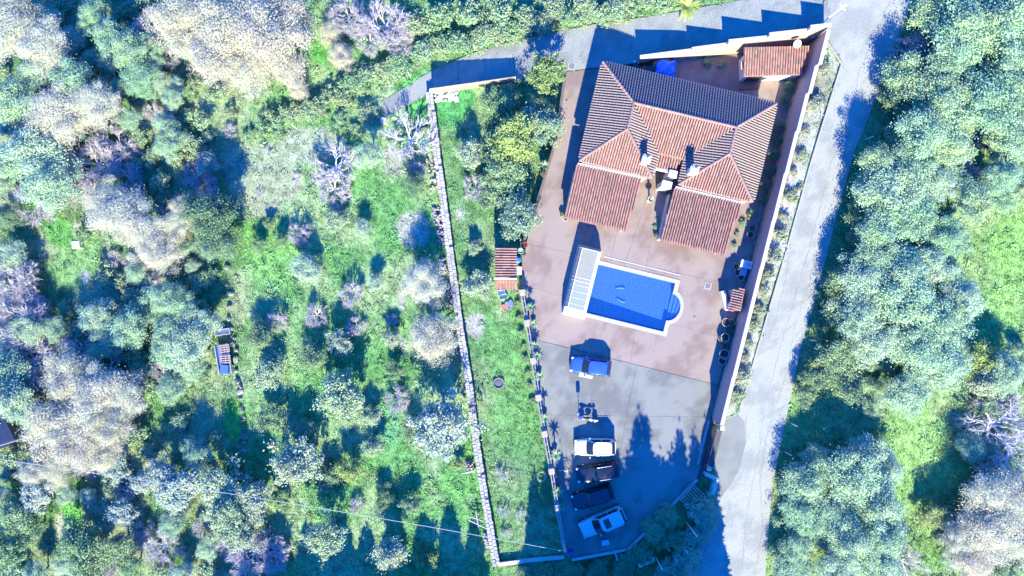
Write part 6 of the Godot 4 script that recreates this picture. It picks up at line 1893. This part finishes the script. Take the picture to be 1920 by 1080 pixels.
	for c in [[cc, "short pole at the parapet's end holding the overhead cable"], [ca, "timber pole carrying the overhead cable beyond the dark shed"]]:
		var b: Vector3 = c[0]
		pole("cable_pole", c[1], "pole", Vector3(b.x, ground_h(b.x, b.z) - 0.3, b.z), b + Vector3(0, 0.15, 0), 0.1, mat("grey_timber", Color(0.45, 0.43, 0.45), 0.85))
	# wire fence posts along lane and hedge bank
	for c in [[1535, 583], [1517, 637], [1500, 700], [1482, 793], [1472, 847], [1462, 897], [1622, 262], [1660, 240]]:
		var b := G(c[0], c[1])
		pole("fence_post", "slim pale fence post on the bank across the lane", "post", b - Vector3(0, 0.2, 0), b + Vector3(0, 1.7, 0), 0.045, wp, "fence posts across the lane")
	for c in [[733, 162], [770, 145], [890, 94], [1020, 52], [1065, 40], [1112, 34], [580, 208], [555, 240], [515, 222]]:
		var b := G(c[0], c[1])
		pole("hedge_post", "thin wire fence post standing in the hedge bank", "post", b - Vector3(0, 0.2, 0), b + Vector3(0, 1.7, 0), 0.035, wp, "fence posts in the hedge")
	# street lamp by the gate
	var sl := thing("street_lamp", "white arm street lamp at the top of the driveway", "street lamp", G(1520, 62))
	var lb := MB.new()
	lb.tube([Vector3(0, 0, 0), Vector3(0, 3.2, 0), Vector3(0.25, 3.9, -0.2), Vector3(1.2, 4.1, -0.9)], [0.06, 0.05, 0.045, 0.04], 7)
	part("post", lb.mesh(wp), sl)
	box_part("lamp_head", sl, Vector3(1.4, 4.12, -1.05), Vector3(0.6, 0.1, 0.25), wp, 0.03, 0.65)
	box_part("crossarm", sl, Vector3(1.25, 4.2, -0.95), Vector3(0.08, 0.06, 0.9), wp, 0.01, 0.65)

func _ready() -> void:
	rng.seed = 1234
	nz.seed = 11; nz.frequency = 0.05; nz.fractal_octaves = 4
	nz2.seed = 23; nz2.frequency = 0.09; nz2.fractal_octaves = 3
	hills.seed = 5; hills.frequency = 0.12; hills.fractal_octaves = 3
	var cam := Camera3D.new()
	cam.name = "camera"
	cam.fov = rad_to_deg(2.0 * atan(540.0 / FOCAL))
	cam.near = 0.5
	cam.far = 2000.0
	add_child(cam)
	cam.position = Vector3(0, CAM_H, 0)
	cam.rotation_degrees = Vector3(-90, 0, 0)
	cam.current = true
	var env := Environment.new()
	env.background_mode = Environment.BG_SKY
	var sky := Sky.new()
	var sm := ProceduralSkyMaterial.new()
	sm.sky_top_color = Color(0.03, 0.47, 0.99)
	sm.sky_horizon_color = Color(0.12, 0.52, 0.98)
	sm.sky_curve = 0.15
	sm.ground_bottom_color = Color(0.10, 0.16, 0.18)
	sm.ground_horizon_color = Color(0.28, 0.5, 0.9)
	sm.sun_angle_max = 5.0
	sky.sky_material = sm
	env.sky = sky
	env.background_energy_multiplier = 0.84
	env.ambient_light_source = Environment.AMBIENT_SOURCE_SKY
	env.tonemap_mode = Environment.TONE_MAPPER_LINEAR
	env.tonemap_exposure = 2.75
	env.sdfgi_enabled = true
	env.ssao_enabled = true
	env.ssil_enabled = true
	var we := WorldEnvironment.new()
	we.name = "world_environment"
	we.environment = env
	add_child(we)
	var sun := DirectionalLight3D.new()
	sun.name = "sun"
	sun.light_color = Color(1.0, 0.985, 0.82)
	sun.light_energy = 1.6
	sun.light_angular_distance = 0.5
	sun.shadow_enabled = true
	add_child(sun)
	sun.rotation_degrees = Vector3(-33, 2, 0)
	# setting
	pool_t = Transform3D(Basis(Vector3.UP, -deg_to_rad(13.8)), W(P_O.x, P_O.y, 0))
	pink_pg = poly(PINK, 0.0)
	grey_pg = poly(GREY, 0.0)
	drive_pg = poly(DRIVE)
	road_pg = poly(ROAD)
	bed_pg = poly(BED)
	pool_hole = pool_outline(0.03)
	pool_wide = pool_outline(0.9)
	build_ground()
	build_paving()
	build_pool()
	build_villa()
	build_outbuilding()
	build_walls()
	print("structure ", Time.get_ticks_msec())
	build_enclosure()
	build_cars()
	prepare_plants()
	build_trees()
	print("trees ", Time.get_ticks_msec())
	build_small_things()
	build_ground_cover()
	print("done ", Time.get_ticks_msec())
